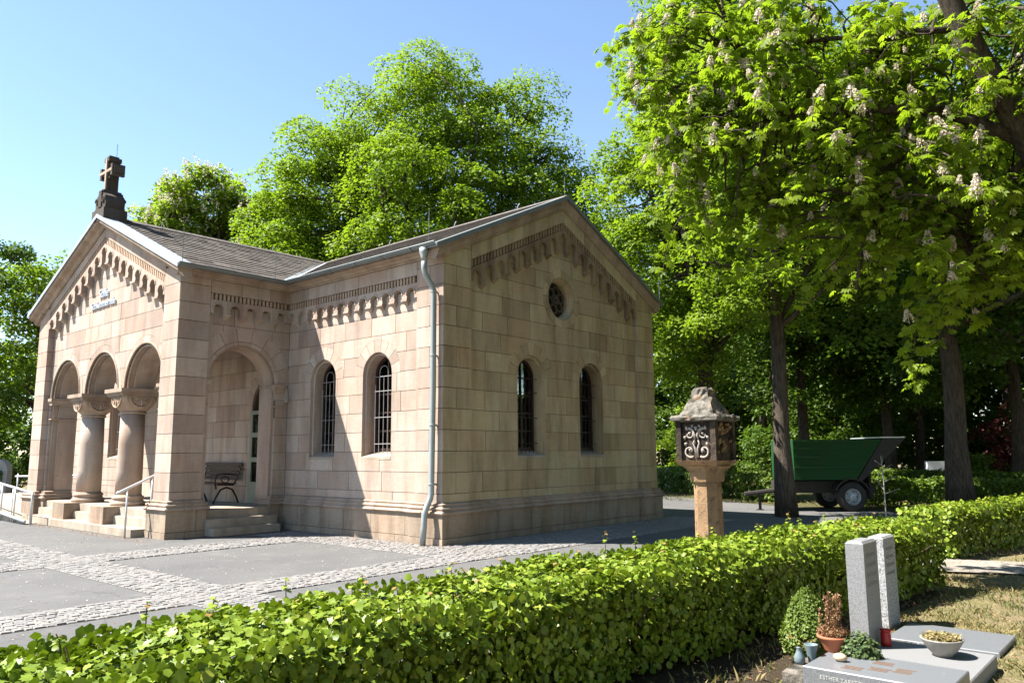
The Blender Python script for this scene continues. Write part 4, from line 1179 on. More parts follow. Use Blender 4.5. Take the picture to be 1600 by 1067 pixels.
b = MB(); b.add([(-10.6, -2.95, 0.02), (-17, -2.95, 0.46), (-17, -1.0, 0.46), (-10.6, -2.75, 0.02), (-12.75, -1.0, 0.16), (-10.6, -2.95, 0), (-17, -2.95, 0)], [(0, 1, 2, 4, 3), (0, 5, 6, 1)])
struct(mesh_obj('ramp', b, M['stone_step']))

bn = thing('garden_bench', 'dark slatted bench with cast iron arms inside the porch', 'bench', (-7.2, -0.4, 0.48))
for i in range(4):
    b = MB(); b.box(-8.0, -6.38, -0.62 + i * 0.115, -0.525 + i * 0.115, 0.90, 0.925); mesh_obj('seat_slat', b, M['benchwood'], bn)
for i in range(4):
    b = MB(); y = -0.16 + 0.025 * i; b.box(-8.0, -6.38, y, y + 0.022, 0.99 + i * 0.10, 1.07 + i * 0.10); mesh_obj('back_slat', b, M['benchwood'], bn)
for x in (-7.9, -6.48):
    b = MB()
    b.tube([(x, -0.66, 0.485), (x, -0.60, 0.62), (x, -0.50, 0.78), (x, -0.36, 0.83), (x, -0.22, 0.78), (x, -0.12, 0.62), (x, -0.06, 0.485)], 0.02, 6)
    b.tube([(x, -0.64, 0.89), (x, -0.20, 0.88), (x, -0.13, 1.0), (x, -0.06, 1.36)], 0.018, 6)
    b.tube([(x, -0.60, 0.80), (x, -0.64, 0.95), (x, -0.60, 1.10), (x, -0.45, 1.13), (x, -0.14, 1.10)], 0.018, 6)
    b.tube([(x, -0.40 + 0.09 * math.cos(t * .7), 1.0 + 0.07 * math.sin(t * .7), ) for t in range(10)], 0.012, 5)
    mesh_obj('bench_end', b, M['iron'], bn, True)

# ================================================================== WAYSIDE PILLAR
px_, py_ = 4.0, 1.75
pl = thing('shrine_pillar', 'weathered sandstone pillar with carved box head behind the hedge', 'pillar', (px_, py_, 0))
def ngon(c, r, z0, z1, n, r1=None, rot=0.0):
    r1 = r if r1 is None else r1
    m = MB()
    vs = [(c[0] + r * math.cos(2 * PI * i / n + rot), c[1] + r * math.sin(2 * PI * i / n + rot), z0) for i in range(n)] + [(c[0] + r1 * math.cos(2 * PI * i / n + rot), c[1] + r1 * math.sin(2 * PI * i / n + rot), z1) for i in range(n)]
    m.add(vs, [(i, (i + 1) % n, (i + 1) % n + n, i + n) for i in range(n)] + [tuple(range(n))[::-1], tuple(range(n, 2 * n))]); return m
pc = (px_, py_)
b = ngon(pc, 0.215, 0.0, 1.08, 8, 0.205, PI / 8)
bpy.context.view_layer.update()
sh = mesh_obj('shaft', b, M['pillar'], pl)
b = ngon(pc, 0.245, 1.08, 1.24, 8, 0.275, PI / 8); mesh_obj('collar', b, M['pillar'], pl)
b = ngon(pc, 0.30, 1.241, 1.275, 8, 0.31, PI / 8); b2 = ngon(pc, 0.33, 1.276, 1.315, 8, 0.36, PI / 8); b.add(b2.v, b2.f); mesh_obj('collar', b, M['pillar'], pl)
b = MB(); s = 0.36; b.add([(px_ - s * .80, py_ - s * .80, 1.316), (px_ + s * .80, py_ - s * .80, 1.316), (px_ + s * .80, py_ + s * .80, 1.316), (px_ - s * .80, py_ + s * .80, 1.316), (px_ - s, py_ - s, 1.40), (px_ + s, py_ - s, 1.40), (px_ + s, py_ + s, 1.40), (px_ - s, py_ + s, 1.40)],
      [(0, 3, 2, 1), (4, 5, 6, 7), (0, 1, 5, 4), (1, 2, 6, 5), (2, 3, 7, 6), (3, 0, 4, 7)])
mesh_obj('head_ledge', b, M['pillar'], pl)
s = 0.33
b = MB(); b.box(px_ - s + .05, px_ + s - .05, py_ - s + .05, py_ + s - .05, 1.401, 2.0)
head = mesh_obj('head', b, M['soot'], pl)
b = MB()
for sx in (-1, 1):
    for sy in (-1, 1):
        xa, ya = px_ + sx * s, py_ + sy * s
        b.box(min(xa, xa - sx * .085), max(xa, xa - sx * .085), min(ya, ya - sy * .085), max(ya, ya - sy * .085), 1.402, 1.995)
mesh_obj('corner_post', b, M['soot'], head)
# carved scrolls on the lit face (towards -y) and worn relief on the other
def spiral(mb, P, u0, z0, r, turns, sg, start, rad=0.016, n=22):
    mb.tube([P(u0 + sg * r * (1 - 0.72 * t / n) * math.cos(start + turns * 2 * PI * t / n), z0 + r * (1 - 0.72 * t / n) * math.sin(start + turns * 2 * PI * t / n), 0.0) for t in range(n + 1)], [rad * (1 - 0.35 * t / n) for t in range(n + 1)], 6)
Pp = lambda u, z, n: (px_ + u, py_ - s + 0.035 - n, z)
b = MB()
for sg in (-1, 1):
    spiral(b, Pp, sg * 0.115, 1.54, 0.098, 0.95, sg, -2.2)
    spiral(b, Pp, sg * 0.12, 1.79, 0.092, 0.9, sg, 1.0)
    b.tube([Pp(sg * 0.01, 1.45, 0), Pp(sg * 0.02, 1.58, .01), Pp(sg * 0.05, 1.66, .012), Pp(sg * 0.03, 1.70, .01)], [.018, .016, .013, .01], 6)
    b.tube([Pp(sg * 0.03, 1.70, 0), Pp(sg * 0.02, 1.78, .012), Pp(sg * 0.05, 1.86, .012), Pp(sg * 0.12, 1.90, .006)], [.012, .02, .016, .01], 6)
    for (u, z) in ((0.19, 1.62), (0.2, 1.72), (0.17, 1.87), (0.07, 1.89), (0.12, 1.78), (0.12, 1.53)):
        b.tube([Pp(sg * u, z, -0.01), Pp(sg * (u - .012), z + .03, .015), Pp(sg * (u - .03), z + .045, 0.0)], [0.012, 0.022, 0.008], 6)
b.tube([Pp(0, 1.85, 0), Pp(0, 1.91, .01)], [0.02, 0.03], 6)
mesh_obj('scroll_carving', b, M['carving'], head, True)
Pq = lambda u, z, n: (px_ + s - 0.035 + n, py_ + u, z)
b = MB(); rr = random.Random(5)
for i in range(26):
    u, z = rr.uniform(-.22, .22), rr.uniform(1.46, 1.92)
    b.tube([Pq(u, z, -0.02), Pq(u + rr.uniform(-.05, .05), z + rr.uniform(0, .06), .02), Pq(u + rr.uniform(-.06, .06), z + rr.uniform(-.02, .08), -0.01)], [0.02, 0.035, 0.012], 6)
mesh_obj('worn_relief', b, M['pillar'], head, True)
b = MB()   # battered eaves slab and chimney-shaped roof with a ragged surface
def ragged(c, rings, seg=20, amp=0.018, seed=3):
    rg = random.Random(seed); m = MB(); vs = []
    for (hx, z) in rings:
        for i in range(seg):
            a = 2 * PI * (i + .5) / seg; cc, ss = math.cos(a), math.sin(a)
            rr_ = hx / max(abs(cc), abs(ss)) * 0.75 + hx * 0.25
            rr_ += rg.uniform(-amp, amp)
            vs.append((c[0] + rr_ * cc, c[1] + rr_ * ss, z + rg.uniform(-amp, amp) * 0.7))
    n = len(rings)
    m.add(vs, [(j * seg + i, j * seg + (i + 1) % seg, (j + 1) * seg + (i + 1) % seg, (j + 1) * seg + i) for j in range(n - 1) for i in range(seg)] + [tuple(range(seg))[::-1], tuple(range((n - 1) * seg, n * seg))])
    return m
mesh_obj('head_eaves', ragged(pc, [(0.34, 1.985), (0.41, 2.0), (0.42, 2.05), (0.39, 2.085)], 28, 0.012), M['lichen'], pl)
mesh_obj('head_roof', ragged(pc, [(0.33, 2.07), (0.275, 2.16), (0.22, 2.25), (0.175, 2.335), (0.145, 2.40), (0.14, 2.47), (0.11, 2.505)], 20, 0.017, 8), M['lichen'], pl)

# ================================================================== TRAILER
def local(root_xy, ex, ey):
    return lambda x, y, z: (root_xy[0] + ex[0] * x + ey[0] * y, root_xy[1] + ex[1] * x + ey[1] * y, z)
ex = (0.752, 0.659); ey = (-0.659, 0.752)
T0 = (3.0, 11.5); TL = local(T0, ex, ey)
tr = thing('tipping_trailer', 'dark green metal tipping trailer with sloping tail parked under the trees', 'trailer', (T0[0], T0[1], 0))
PT = lambda u, z, n: TL(u, -n, z)
b = MB(); b.prism([(-1.45, 0.80), (0.12, 0.80), (0.85, 1.82), (-1.45, 1.82)], PT, -1.75, -0.05)
body = mesh_obj('bin', b, M['green'], tr)
for z in (1.10, 1.36, 1.58, 1.765):
    b = MB(); ue = 0.12 + (z - 0.80) * 0.70; b.prism(rect(-1.47, ue - 0.02, z, z + 0.035), PT, -0.049, 0.02); mesh_obj('side_rib', b, M['green'], body)
b = MB(); b.prism([(0.12, 0.76), (0.26, 0.76), (1.40, 1.80), (1.40, 1.85), (0.87, 1.85)], PT, -1.76, -0.02); mesh_obj('tail_chute', b, M['chassis'], body)
b = MB(); b.prism(rect(0.78, 1.42, 1.852, 1.88), PT, -1.77, 0.0); mesh_obj('tail_lip', b, M['zinc'], body)
b = MB(); b.prism([(-1.6, 0.46), (0.75, 0.46), (0.75, 0.66), (0.3, 0.76), (-1.6, 0.76)], PT, -1.45, -0.35)
b.prism([(0.55, 0.30), (0.62, 0.30), (0.62, 1.2), (0.55, 1.2)], PT, -1.4, -0.3)
mesh_obj('chassis', b, M['chassis'], tr)
b = MB(); b.tube([TL(-1.6, 0.9, 0.52), TL(-2.2, 0.9, 0.45), TL(-2.5, 0.9, 0.42)], 0.06, 8); b.tube([TL(-2.1, 0.9, 0.48), TL(-2.1, 0.9, 0.02)], 0.04, 8); b.tube([TL(-2.1, 0.9, 0.02), TL(-2.1, 0.9, 0.0)], 0.1, 8)
mesh_obj('drawbar', b, M['chassis'], tr)
def wheel(ny, parent):
    m = MB(); seg = 28; prof = [(0.21, -0.12), (0.31, -0.13), (0.355, -0.11), (0.37, -0.06), (0.37, 0.06), (0.355, 0.11), (0.31, 0.13), (0.21, 0.12)]
    vs = [TL(r_ * math.cos(2 * PI * i / seg), ny + w, 0.37 + r_ * math.sin(2 * PI * i / seg)) for r_, w in prof for i in range(seg)]
    n = len(prof); m.add(vs, [(j * seg + i, j * seg + (i + 1) % seg, (j + 1) * seg + (i + 1) % seg, (j + 1) * seg + i) for j in range(n) for i in range(seg) if j < n - 1])
    w_ = mesh_obj('wheel', m, M['tyre'], parent, True)
    m = MB(); prof = [(0.215, -0.09), (0.20, -0.115), (0.185, -0.10), (0.17, -0.03), (0.09, -0.05), (0.085, -0.10), (0.03, -0.11)]
    vs = [TL(r_ * math.cos(2 * PI * i / seg), ny + w, 0.37 + r_ * math.sin(2 * PI * i / seg)) for r_, w in prof for i in range(seg)]
    n = len(prof); m.add(vs, [(j * seg + i, j * seg + (i + 1) % seg, (j + 1) * seg + (i + 1) % seg, (j + 1) * seg + i) for j in range(n - 1) for i in range(seg)] + [tuple(range((n - 1) * seg, n * seg))])
    mesh_obj('rim', m, M['rim'], w_)
    m = MB()
    for i in range(5):
        a = 2 * PI * i / 5; c = TL(0.13 * math.cos(a), ny - 0.035, 0.37 + 0.13 * math.sin(a)); d = TL(0.13 * math.cos(a), ny - 0.06, 0.37 + 0.13 * math.sin(a)); m.tube([c, d], 0.016, 6)
    mesh_obj('wheel_nuts', m, M['chassis'], w_)
wheel(0.14, tr); wheel(1.65, tr)
b = MB(); b.prism([(0.47 * math.cos(a), 0.37 + 0.47 * math.sin(a)) for a in [PI * 0.12 + PI * 0.76 * i / 10 for i in range(11)]] + [(0.44 * math.cos(a), 0.37 + 0.44 * math.sin(a)) for a in [PI * 0.88 - PI * 0.76 * i / 10 for i in range(11)]], PT, -0.30, 0.0)
mesh_obj('mudguard', b, M['chassis'], tr)

# ================================================================== GRAVES
def chamfer_box(x0, x1, y0, y1, z0, z1, c=0.012):
    m = MB()
    vs = [(x0, y0, z0), (x1, y0, z0), (x1, y1, z0), (x0, y1, z0), (x0, y0, z1 - c), (x1, y0, z1 - c), (x1, y1, z1 - c), (x0, y1, z1 - c), (x0 + c, y0 + c, z1), (x1 - c, y0 + c, z1), (x1 - c, y1 - c, z1), (x0 + c, y1 - c, z1)]
    m.add(vs, [(0, 3, 2, 1), (0, 1, 5, 4), (1, 2, 6, 5), (2, 3, 7, 6), (3, 0, 4, 7), (4, 5, 9, 8), (5, 6, 10, 9), (6, 7, 11, 10), (7, 4, 8, 11), (8, 9, 10, 11)])
    return m
gd = thing('inscribed_grave_slab', 'dark polished grave slab with cut name on its front edge', 'grave slab', (8.06, -3.9, 0))
b = chamfer_box(7.65, 8.48, -4.15, -3.62, -0.02, 0.18, 0.006); slab = mesh_obj('slab', b, M['granite_dark'], gd)
text_obj('lettering', 'ESTHER ZARETZKE', 0.034, (7.90, -4.151, 0.118), (1, 0, 0), (0, 0, 1), 0.0012, 'letters', slab)
b = MB(); rr = random.Random(9)
for (gx, gy, n) in ((7.86, -3.99, 3), (8.0, -3.93, 3), (8.13, -3.86, 4), (7.98, -3.76, 3)):
    for i in range(n):
        y = gy - i * 0.03; x = gx + rr.uniform(-.01, .01)
        while x < gx + rr.uniform(.09, .12):
            w = rr.uniform(.004, .010); b.box(x, x + w, y, y + 0.015, 0.1795, 0.1825); x += w + 0.003
stuff(mesh_obj('raised_lettering', b, M['bronze'], slab))
lb = tag(mesh_obj('foundation_block', chamfer_box(7.50, 7.645, -4.12, -3.72, -0.02, 0.13, 0.02), M['lichen']), 'rough lichen-covered stone block against the dark slab\'s left end', 'stone block')
gl_ = tag(mesh_obj('grave_slab', chamfer_box(7.60, 8.47, -3.615, -2.72, -0.02, 0.10, 0.008), M['granite']), 'pale granite grave slab carrying the planter bowl', 'grave slab')
s1 = tag(mesh_obj('gravestone', chamfer_box(7.615, 7.745, -3.12, -2.80, 0.10, 0.86, 0.018), M['granite']), 'smooth grey granite stele standing on the pale slab', 'gravestone')
s2 = tag(mesh_obj('gravestone', chamfer_box(7.40, 7.53, -1.90, -1.56, -0.02, 0.78, 0.018), M['granite2']), 'coarse speckled granite stele behind the smooth one', 'gravestone')
for (st_, xx, ya, z0, rows) in ((s1, 7.746, -2.96, 0.74, 4), (s2, 7.531, -1.73, 0.66, 4)):
    b = MB()
    for i in range(rows):
        y = ya - 0.11
        while y < ya + 0.10:
            w = rr.uniform(.012, .022); b.box(xx - .001, xx + .0015, y, y + w * .8, z0 - i * 0.07, z0 - i * 0.07 + 0.026); y += w + .004
    stuff(mesh_obj('carved_lettering', b, M['granite'], st_))
fs_ = tag(mesh_obj('grave_slab', chamfer_box(7.62, 8.42, -2.35, -1.62, -0.03, 0.035, 0.006), M['granite_dark']), 'flat dark slab lying in grass before the speckled stele', 'grave slab')

bw = thing('planter_bowl', 'round concrete bowl with withered flowers on the pale slab', 'planter', (8.19, -2.98, 0.10))
b = MB(); b.lathe((8.19, -2.98, 0.10), [(0.06, 0.0), (0.065, 0.012), (0.10, 0.05), (0.135, 0.11), (0.14, 0.12), (0.128, 0.12), (0.11, 0.095), (0.0, 0.09)], 28); mesh_obj('bowl', b, M['concrete'], bw, True)
cd = thing('grave_candle', 'red plastic grave candle at the foot of the smooth stele', 'candle', (7.80, -2.92, 0.10))
b = MB(); b.lathe((7.80, -2.92, 0.10), [(0.034, 0), (0.037, 0.01), (0.037, 0.085), (0.033, 0.095), (0.033, 0.105)], 18); mesh_obj('cup', b, M['red'], cd, True)
b = MB(); b.lathe((7.80, -2.92, 0.205), [(0.040, 0), (0.040, 0.012), (0.02, 0.018)], 18); mesh_obj('lid', b, M['red'], cd, True)
vz = thing('grave_vase', 'slim slate-grey grave vase leaning beside the terracotta pot', 'vase', (7.60, -3.86, 0.13))
b = MB(); b.lathe((7.60, -3.86, 0.13), [(0.022, 0), (0.024, 0.02), (0.032, 0.07), (0.045, 0.115), (0.046, 0.12), (0.040, 0.12), (0.028, 0.08), (0.0, 0.03)], 18); mesh_obj('cup', b, M['vase'], vz, True)
v2 = tag(mesh_obj('small_vase', MB().lathe((7.545, -3.93, 0.13), [(0.030, 0), (0.036, 0.02), (0.034, 0.05), (0.02, 0.075), (0.016, 0.10), (0.02, 0.105)], 16), M['vase'], None, True), 'squat grey vase on the lichen block\'s edge', 'vase')
pt = thing('flower_pot', 'terracotta bowl of dried heather in front of the conifer', 'flower pot', (7.68, -3.70, 0.18))
b = MB(); b.lathe((7.68, -3.66, 0.18), [(0.055, 0), (0.06, 0.01), (0.085, 0.06), (0.10, 0.085), (0.107, 0.09), (0.107, 0.105), (0.095, 0.105), (0.085, 0.085), (0.0, 0.08)], 26); mesh_obj('pot', b, M['terracotta'], pt, True)
ps = MB(); rs = random.Random(4); vs = []; 
for j in range(7):
    t = PI * j / 6
    for i in range(12):
        a = 2 * PI * i / 12; r_ = math.sin(t) * (1 + rs.uniform(-.06, .06))
        vs.append((7.80 + 0.045 * r_ * math.cos(a), -3.90 + 0.032 * r_ * math.sin(a), 0.206 - 0.026 * math.cos(t)))
ps.add(vs, [(j * 12 + i, j * 12 + (i + 1) % 12, (j + 1) * 12 + (i + 1) % 12, (j + 1) * 12 + i) for j in range(6) for i in range(12)])
tag(mesh_obj('pebble', ps, M['pebble'], None, True), 'smooth tan stone lying on the dark inscribed slab', 'stone')

# far white headstone, far white slab and boards
def headstone(loc, w, h, d, mat, label, ang=0.72, arch=True):
    ex_ = (math.cos(ang), math.sin(ang)); Pn = lambda u, z, n: (loc[0] + ex_[0] * u + ex_[1] * n, loc[1] + ex_[1] * u - ex_[0] * n, z)
    m = MB(); top = [(w / 2 * math.cos(a), h - w * 0.3 + w * 0.3 * math.sin(a)) for a in [PI * i / 8 for i in range(9)]] if arch else [(w / 2, h), (-w / 2, h)]
    m.prism([(-w / 2, -0.02), (w / 2, -0.02)] + top, Pn, -d / 2, d / 2)
    return tag(mesh_obj('gravestone', m, M[mat]), label, 'gravestone')

# ================================================================== VEGETATION
def curve_pts(a, b, sag, n, rng, wob=0.08):
    a, b = np.array(a, float), np.array(b, float); L = np.linalg.norm(b - a)
    pts = []
    off = rng.normal(size=3) * wob * L
    for i in range(n + 1):
        t = i / n
        p = a + (b - a) * t + off * math.sin(PI * t) + np.array([0, 0, sag * L * math.sin(PI * t)])
        pts.append(tuple(p))
    return pts
def sample_ells(ells, n, rng, lo=0.55, mind=0.0):
    vol = np.array([e[3] * e[4] * e[5] for e in ells]) ** 0.8; vol = vol / vol.sum()
    out = []
    tries = 0
    while len(out) < n and tries < n * 60:
        tries += 1
        e = ells[rng.choice(len(ells), p=vol)]
        d = rng.normal(size=3); d /= np.linalg.norm(d)
        r = lo + (1 - lo) * rng.random() ** 0.7
        p = np.array(e[:3]) + d * r * np.array(e[3:6])
        if mind and out and min(np.sum((np.array(out) - p) ** 2, axis=1)) < mind * mind:
            continue
        out.append(p)
    return np.array(out)
def clump_leaves(cent, rad, per, leaf, rng, flat=0.75, droop=0.0, shell=0.5):
    N = len(cent) * per
    idx = np.repeat(np.arange(len(cent)), per)
    d = norm(rng.normal(size=(N, 3))); d[:, 2] = np.where(d[:, 2] < -0.3, -d[:, 2] * 0.6, d[:, 2]); d = norm(d)
    rr = (shell + (1 - shell) * rng.random(N) ** 0.6)
    R = rad[idx] * rr
    # lumpy radius so that no clump is a ball
    ph = rng.random((len(cent), 3)) * 6.28
    lump = 1 + 0.18 * np.sin(d[:, 0] * 4.1 + ph[idx, 0]) * np.cos(d[:, 1] * 3.7 + ph[idx, 1]) + 0.10 * np.sin(d[:, 2] * 7 + ph[idx, 2])
    pos = cent[idx] + d * (R * lump)[:, None] * np.array([1, 1, flat])
    Z = d * 0.55 + np.array([0, 0, 0.65]) + rng.normal(size=(N, 3)) * 0.42
    hint = d + np.array([0, 0, -droop]) + rng.normal(size=(N, 3)) * 0.5
    X, Y, Z = frames(Z, rng, hint)
    size = leaf * (0.7 + 0.6 * rng.random(N))
    return pos, X, Y, Z, size
def make_tree(name, label, loc, trunk_h, trunk_r, ells, n_cl, cl_r, per, leaf, mat, seed, group=None, lean=(0, 0), limbs=9, branchy=1.0, flat=0.75, tmpl=LEAF_Q, cat='tree', lo=0.55, extra_limbs=(), sep=0.7, shell=0.5):
    """everything relative to loc (trunk base)"""
    rng = np.random.default_rng(seed)
    t = thing(name, label, cat, loc, group)
    L = np.array(loc, float)
    E = [(L[0] + e[0], L[1] + e[1], L[2] + e[2], e[3], e[4], e[5]) for e in ells]
    tops = np.array([L[0] + lean[0], L[1] + lean[1], L[2] + trunk_h])
    mb = MB()
    n = 7
    pts = [tuple(L + (tops - L) * i / n + np.array([math.sin(i * 1.3 + seed) * 0.05, math.cos(i * 1.7 + seed) * 0.05, 0]) * trunk_r * 3 * (i > 0)) for i in range(n + 1)]
    rad = [trunk_r * (1.35 if i == 0 else 1.1 if i == 1 else 1.0 - 0.30 * i / n) for i in range(n + 1)]
    pts[0] = (pts[0][0], pts[0][1], pts[0][2] - 0.05)
    mb.tube(pts, rad, 14)
    cent = sample_ells(E, n_cl, rng, lo, cl_r * sep)
    tg = cent[rng.choice(len(cent), size=min(limbs, len(cent)), replace=False)]
    nodes = [tops]
    for g in tg:
        k0 = rng.uniform(0.72, 1.0)
        st = L + (tops - L) * k0
        cp = curve_pts(st, g, 0.10, 7, rng, 0.07)
        r0 = trunk_r * rng.uniform(0.32, 0.5)
        mb.tube(cp, [r0 * (1 - 0.8 * i / 7) for i in range(8)], 7)
        nodes += [np.array(p) for p in cp[2:]]
    for a, b, r0, r1 in extra_limbs:
        cp = curve_pts(a, b, 0.06, 7, rng, 0.05)
        mb.tube(cp, [r0 + (r1 - r0) * i / 7 for i in range(8)], 9)
        nodes += [np.array(p) for p in cp[2:]]
    ND = np.array(nodes)
    for c in cent[: int(len(cent) * branchy)]:
        d2 = ((ND - c) ** 2).sum(1) + (ND[:, 2] > c[2]) * 1.5
        s_ = ND[d2.argmin()]
        if np.linalg.norm(s_ - c) > 0.2:
            cp = curve_pts(s_, c, 0.05, 4, rng, 0.09)
            r0 = trunk_r * 0.10 + 0.008
            mb.tube(cp, [r0, r0 * .8, r0 * .6, r0 * .42, r0 * .25], 5, False)
    tro = mesh_obj('trunk', mb, M['bark'], t, True)
    rad = cl_r * (0.65 + 0.7 * rng.random(len(cent)))
    pos, X, Y, Z, size = clump_leaves(cent, rad, per, leaf, rng, flat, 0.0, shell)
    V, F = instance_template(tmpl[0], tmpl[1], pos, X, Y, Z, size)
    lr = np.clip(rng.normal(0.5, 0.22, len(pos)) + np.repeat(rng.normal(0, 0.12, len(cent)), per), 0, 1)
    fast_mesh('crown', V, F, np.repeat(lr, len(tmpl[1])), mat, t)
    return t
RX = np.array([0.7522, 0.6589, 0]); FX = np.array([-0.6587, 0.7524, 0])       # building-to-camera picture axes on the ground
def E_(lat, dep, z, rl, rd, rz):
    p = RX * lat + FX * dep
    r = max(rl, rd)
    return (p[0], p[1], z, rl, rd if rd else rl, rz)

TALL = (-2.5, 14.5, 0)
# --- big linden behind the chapel
make_tree('linden_tree', 'huge bright green linden rising behind the chapel roof', (-14.0, 13.0, 0), 6.5, 0.45,
          [E_(-4.9, 0, 11.6, 2.4, 3, 3.2), E_(-2.6, 0.5, 14.2, 2.5, 3, 3.2), E_(-0.2, 0, 15.8, 2.2, 3, 3.0), E_(3.2, 0, 15.6, 1.5, 2.2, 2.4), E_(1.6, -0.5, 12.6, 3.0, 3, 3.4),
           E_(4.4, 0, 12.0, 2.0, 2.6, 2.6), E_(-1.4, -2.0, 10.6, 3.8, 2.6, 3.4), E_(-5.6, -1, 8.2, 2.4, 2.6, 2.4), E_(4.2, -0.5, 8.8, 2.4, 2.4, 1.8), E_(0.5, -1.0, 8.5, 3.0, 2.4, 2.0), E_(5.2, 0, 10.2, 1.3, 1.8, 1.6), E_(-4.6, 0, 13.6, 1.9, 2.4, 2.2), E_(-6.2, 0, 10.4, 1.4, 2.0, 1.8), E_(4.4, 0, 12.8, 1.4, 2.0, 1.8)],
          330, 1.08, 560, 0.136, 'leaf_linden', 21, limbs=26, branchy=0.6, lo=0.42, sep=0.8, shell=0.7)
# --- flowering chestnut left of it
fc = make_tree('flowering_chestnut', 'flowering chestnut peeping over the porch roof beside the stone cross', (-23.5, 7.3, 0), 6.0, 0.35,
          [E_(-0.4, 0, 12.4, 2.4, 2.4, 1.9), E_(-2.3, 0, 11.2, 1.2, 2, 1.5), E_(2.2, 0, 11.7, 1.7, 2, 1.7), E_(0, 0, 9.6, 3.2, 2.4, 2.2)],
          150, 0.66, 320, 0.16, 'leaf_chestnut', 22, limbs=12, lo=0.4)
make_tree('linden_tree', 'bright low linden between flowering chestnut and huge linden', (-20.0, 11.0, 0), 4.5, 0.3,
          [E_(0.0, 0, 8.6, 1.8, 2, 2.2), E_(0.6, -0.5, 10.2, 1.3, 1.6, 1.5), E_(-1.5, 0, 7.6, 1.6, 2, 1.6)], 60, 0.85, 320, 0.15, 'leaf_linden', 23, limbs=8)
# --- trees left of the porch
make_tree('broadleaf_tree', 'sunlit broadleaf tree behind the porch\'s left corner', (-28.5, 3.2, 0), 4.0, 0.4,
          [E_(0.5, 0, 8.2, 2.2, 2.4, 2.3), E_(1.9, 0, 8.4, 1.4, 2.0, 1.6), E_(-2.0, 0, 8.2, 2.0, 2.4, 2.0), E_(0.3, -1, 5.2, 2.0, 2, 1.8), E_(-2.2, 0, 4.6, 2.4, 2, 2.0)], 80, 0.85, 320, 0.155, 'leaf_linden', 24, limbs=10, lo=0.4)
make_tree('broadleaf_tree', 'taller tree cut off by the picture\'s left edge', (-26.0, -0.6, 0), 5.0, 0.4,
          [E_(-0.6, 0, 9.0, 1.8, 2.4, 2.0), E_(-2.5, 0, 7.0, 2.4, 2.4, 2.8), E_(-0.5, 0, 3.6, 1.8, 2, 1.6)], 46, 0.85, 300, 0.16, 'leaf_wood', 25, limbs=8, lo=0.4)

# --- tall tree right of the gable
make_tree('maple_tree', 'very tall bright maple rising beyond the chapel\'s gable end', TALL, 6.0, 0.30,
          [E_(-1.8, 0, 7.4, 1.9, 2.2, 2.2), E_(-1.5, 0, 10.2, 1.8, 2.2, 2.0), E_(-0.5, 0, 13.8, 2.2, 2.6, 2.8), E_(0.4, 0, 11.4, 2.7, 2.6, 3.1), E_(2.0, 0.4, 14.8, 2.9, 2.8, 3.4), E_(-1.0, 0, 5.0, 1.9, 2.2, 1.4), E_(1.2, 0.2, 7.0, 2.7, 2.6, 1.9), E_(0.9, 0, 17, 2.7, 2.6, 2.4)],
          240, 0.85, 480, 0.128, 'leaf_linden', 26, limbs=20, lo=0.42, branchy=0.6, sep=0.8, shell=0.68)
# --- tree whose trunk stands before the trailer
make_tree('lime_tree', 'tree with straight dark trunk standing before the trailer\'s front', (2.2, 9.15, 0), 6.2, 0.21,
          [E_(-0.2, -0.2, 6.3, 1.7, 1.9, 1.7), E_(0.9, 0, 8.8, 2.4, 2.4, 2.6), E_(2.4, 1.0, 10.5, 2.4, 2.2, 2.0), E_(-1.5, 0, 8.8, 1.6, 1.8, 1.9), E_(-0.6, 0.5, 11.0, 2.0, 2.0, 1.8), E_(-0.5, -0.3, 4.7, 1.1, 1.4, 0.7), E_(2.2, 0.3, 6.6, 1.8, 2, 1.4)],
          170, 0.66, 330, 0.115, 'leaf_linden', 27, limbs=12, lo=0.45)
# --- tree with thick trunk at right
make_tree('lime_tree', 'tree with thick dark trunk behind the right-hand hedge', (5.0, 13.6, 0), 6.0, 0.29,
          [E_(0.0, 0, 9.0, 3.4, 3.0, 2.8), E_(-1.6, 0, 7.0, 2.4, 2.4, 1.6), E_(2.6, 0, 7.4, 2.6, 2.4, 2.4), E_(1.0, 0, 12, 3.4, 3, 2.6), E_(1.7, -.6, 4.6, 1.7, 1.6, 0.9), E_(-1.8, -.4, 4.9, 1.6, 1.5, 0.9)],
          140, 0.85, 240, 0.15, 'leaf_wood', 28, limbs=12, lo=0.4)

# --- wood behind: three kinds, copied
pA = make_tree('woodland_tree', 'slim dark woodland tree rising just behind the trailer bin', (-2.5, 23.0, 0), 5.5, 0.24,
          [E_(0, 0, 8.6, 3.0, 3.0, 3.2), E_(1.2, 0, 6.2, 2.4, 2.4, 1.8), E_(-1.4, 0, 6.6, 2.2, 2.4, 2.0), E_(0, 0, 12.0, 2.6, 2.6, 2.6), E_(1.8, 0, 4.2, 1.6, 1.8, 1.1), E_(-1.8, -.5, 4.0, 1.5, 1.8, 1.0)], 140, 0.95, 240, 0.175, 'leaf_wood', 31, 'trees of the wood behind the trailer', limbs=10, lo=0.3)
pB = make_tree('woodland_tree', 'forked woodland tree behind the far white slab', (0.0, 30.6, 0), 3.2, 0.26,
          [E_(-1.0, 0, 7.4, 2.6, 2.6, 2.6), E_(1.6, 0, 8.4, 2.6, 2.6, 3.0), E_(0, 0, 5.0, 3.0, 2.6, 1.4), E_(0.4, 0, 12, 3, 3, 2.8), E_(-2.2, 0, 3.6, 1.5, 1.8, 1.0)], 140, 0.95, 240, 0.175, 'leaf_wood', 32, 'trees of the wood behind the trailer', limbs=10, lo=0.3)
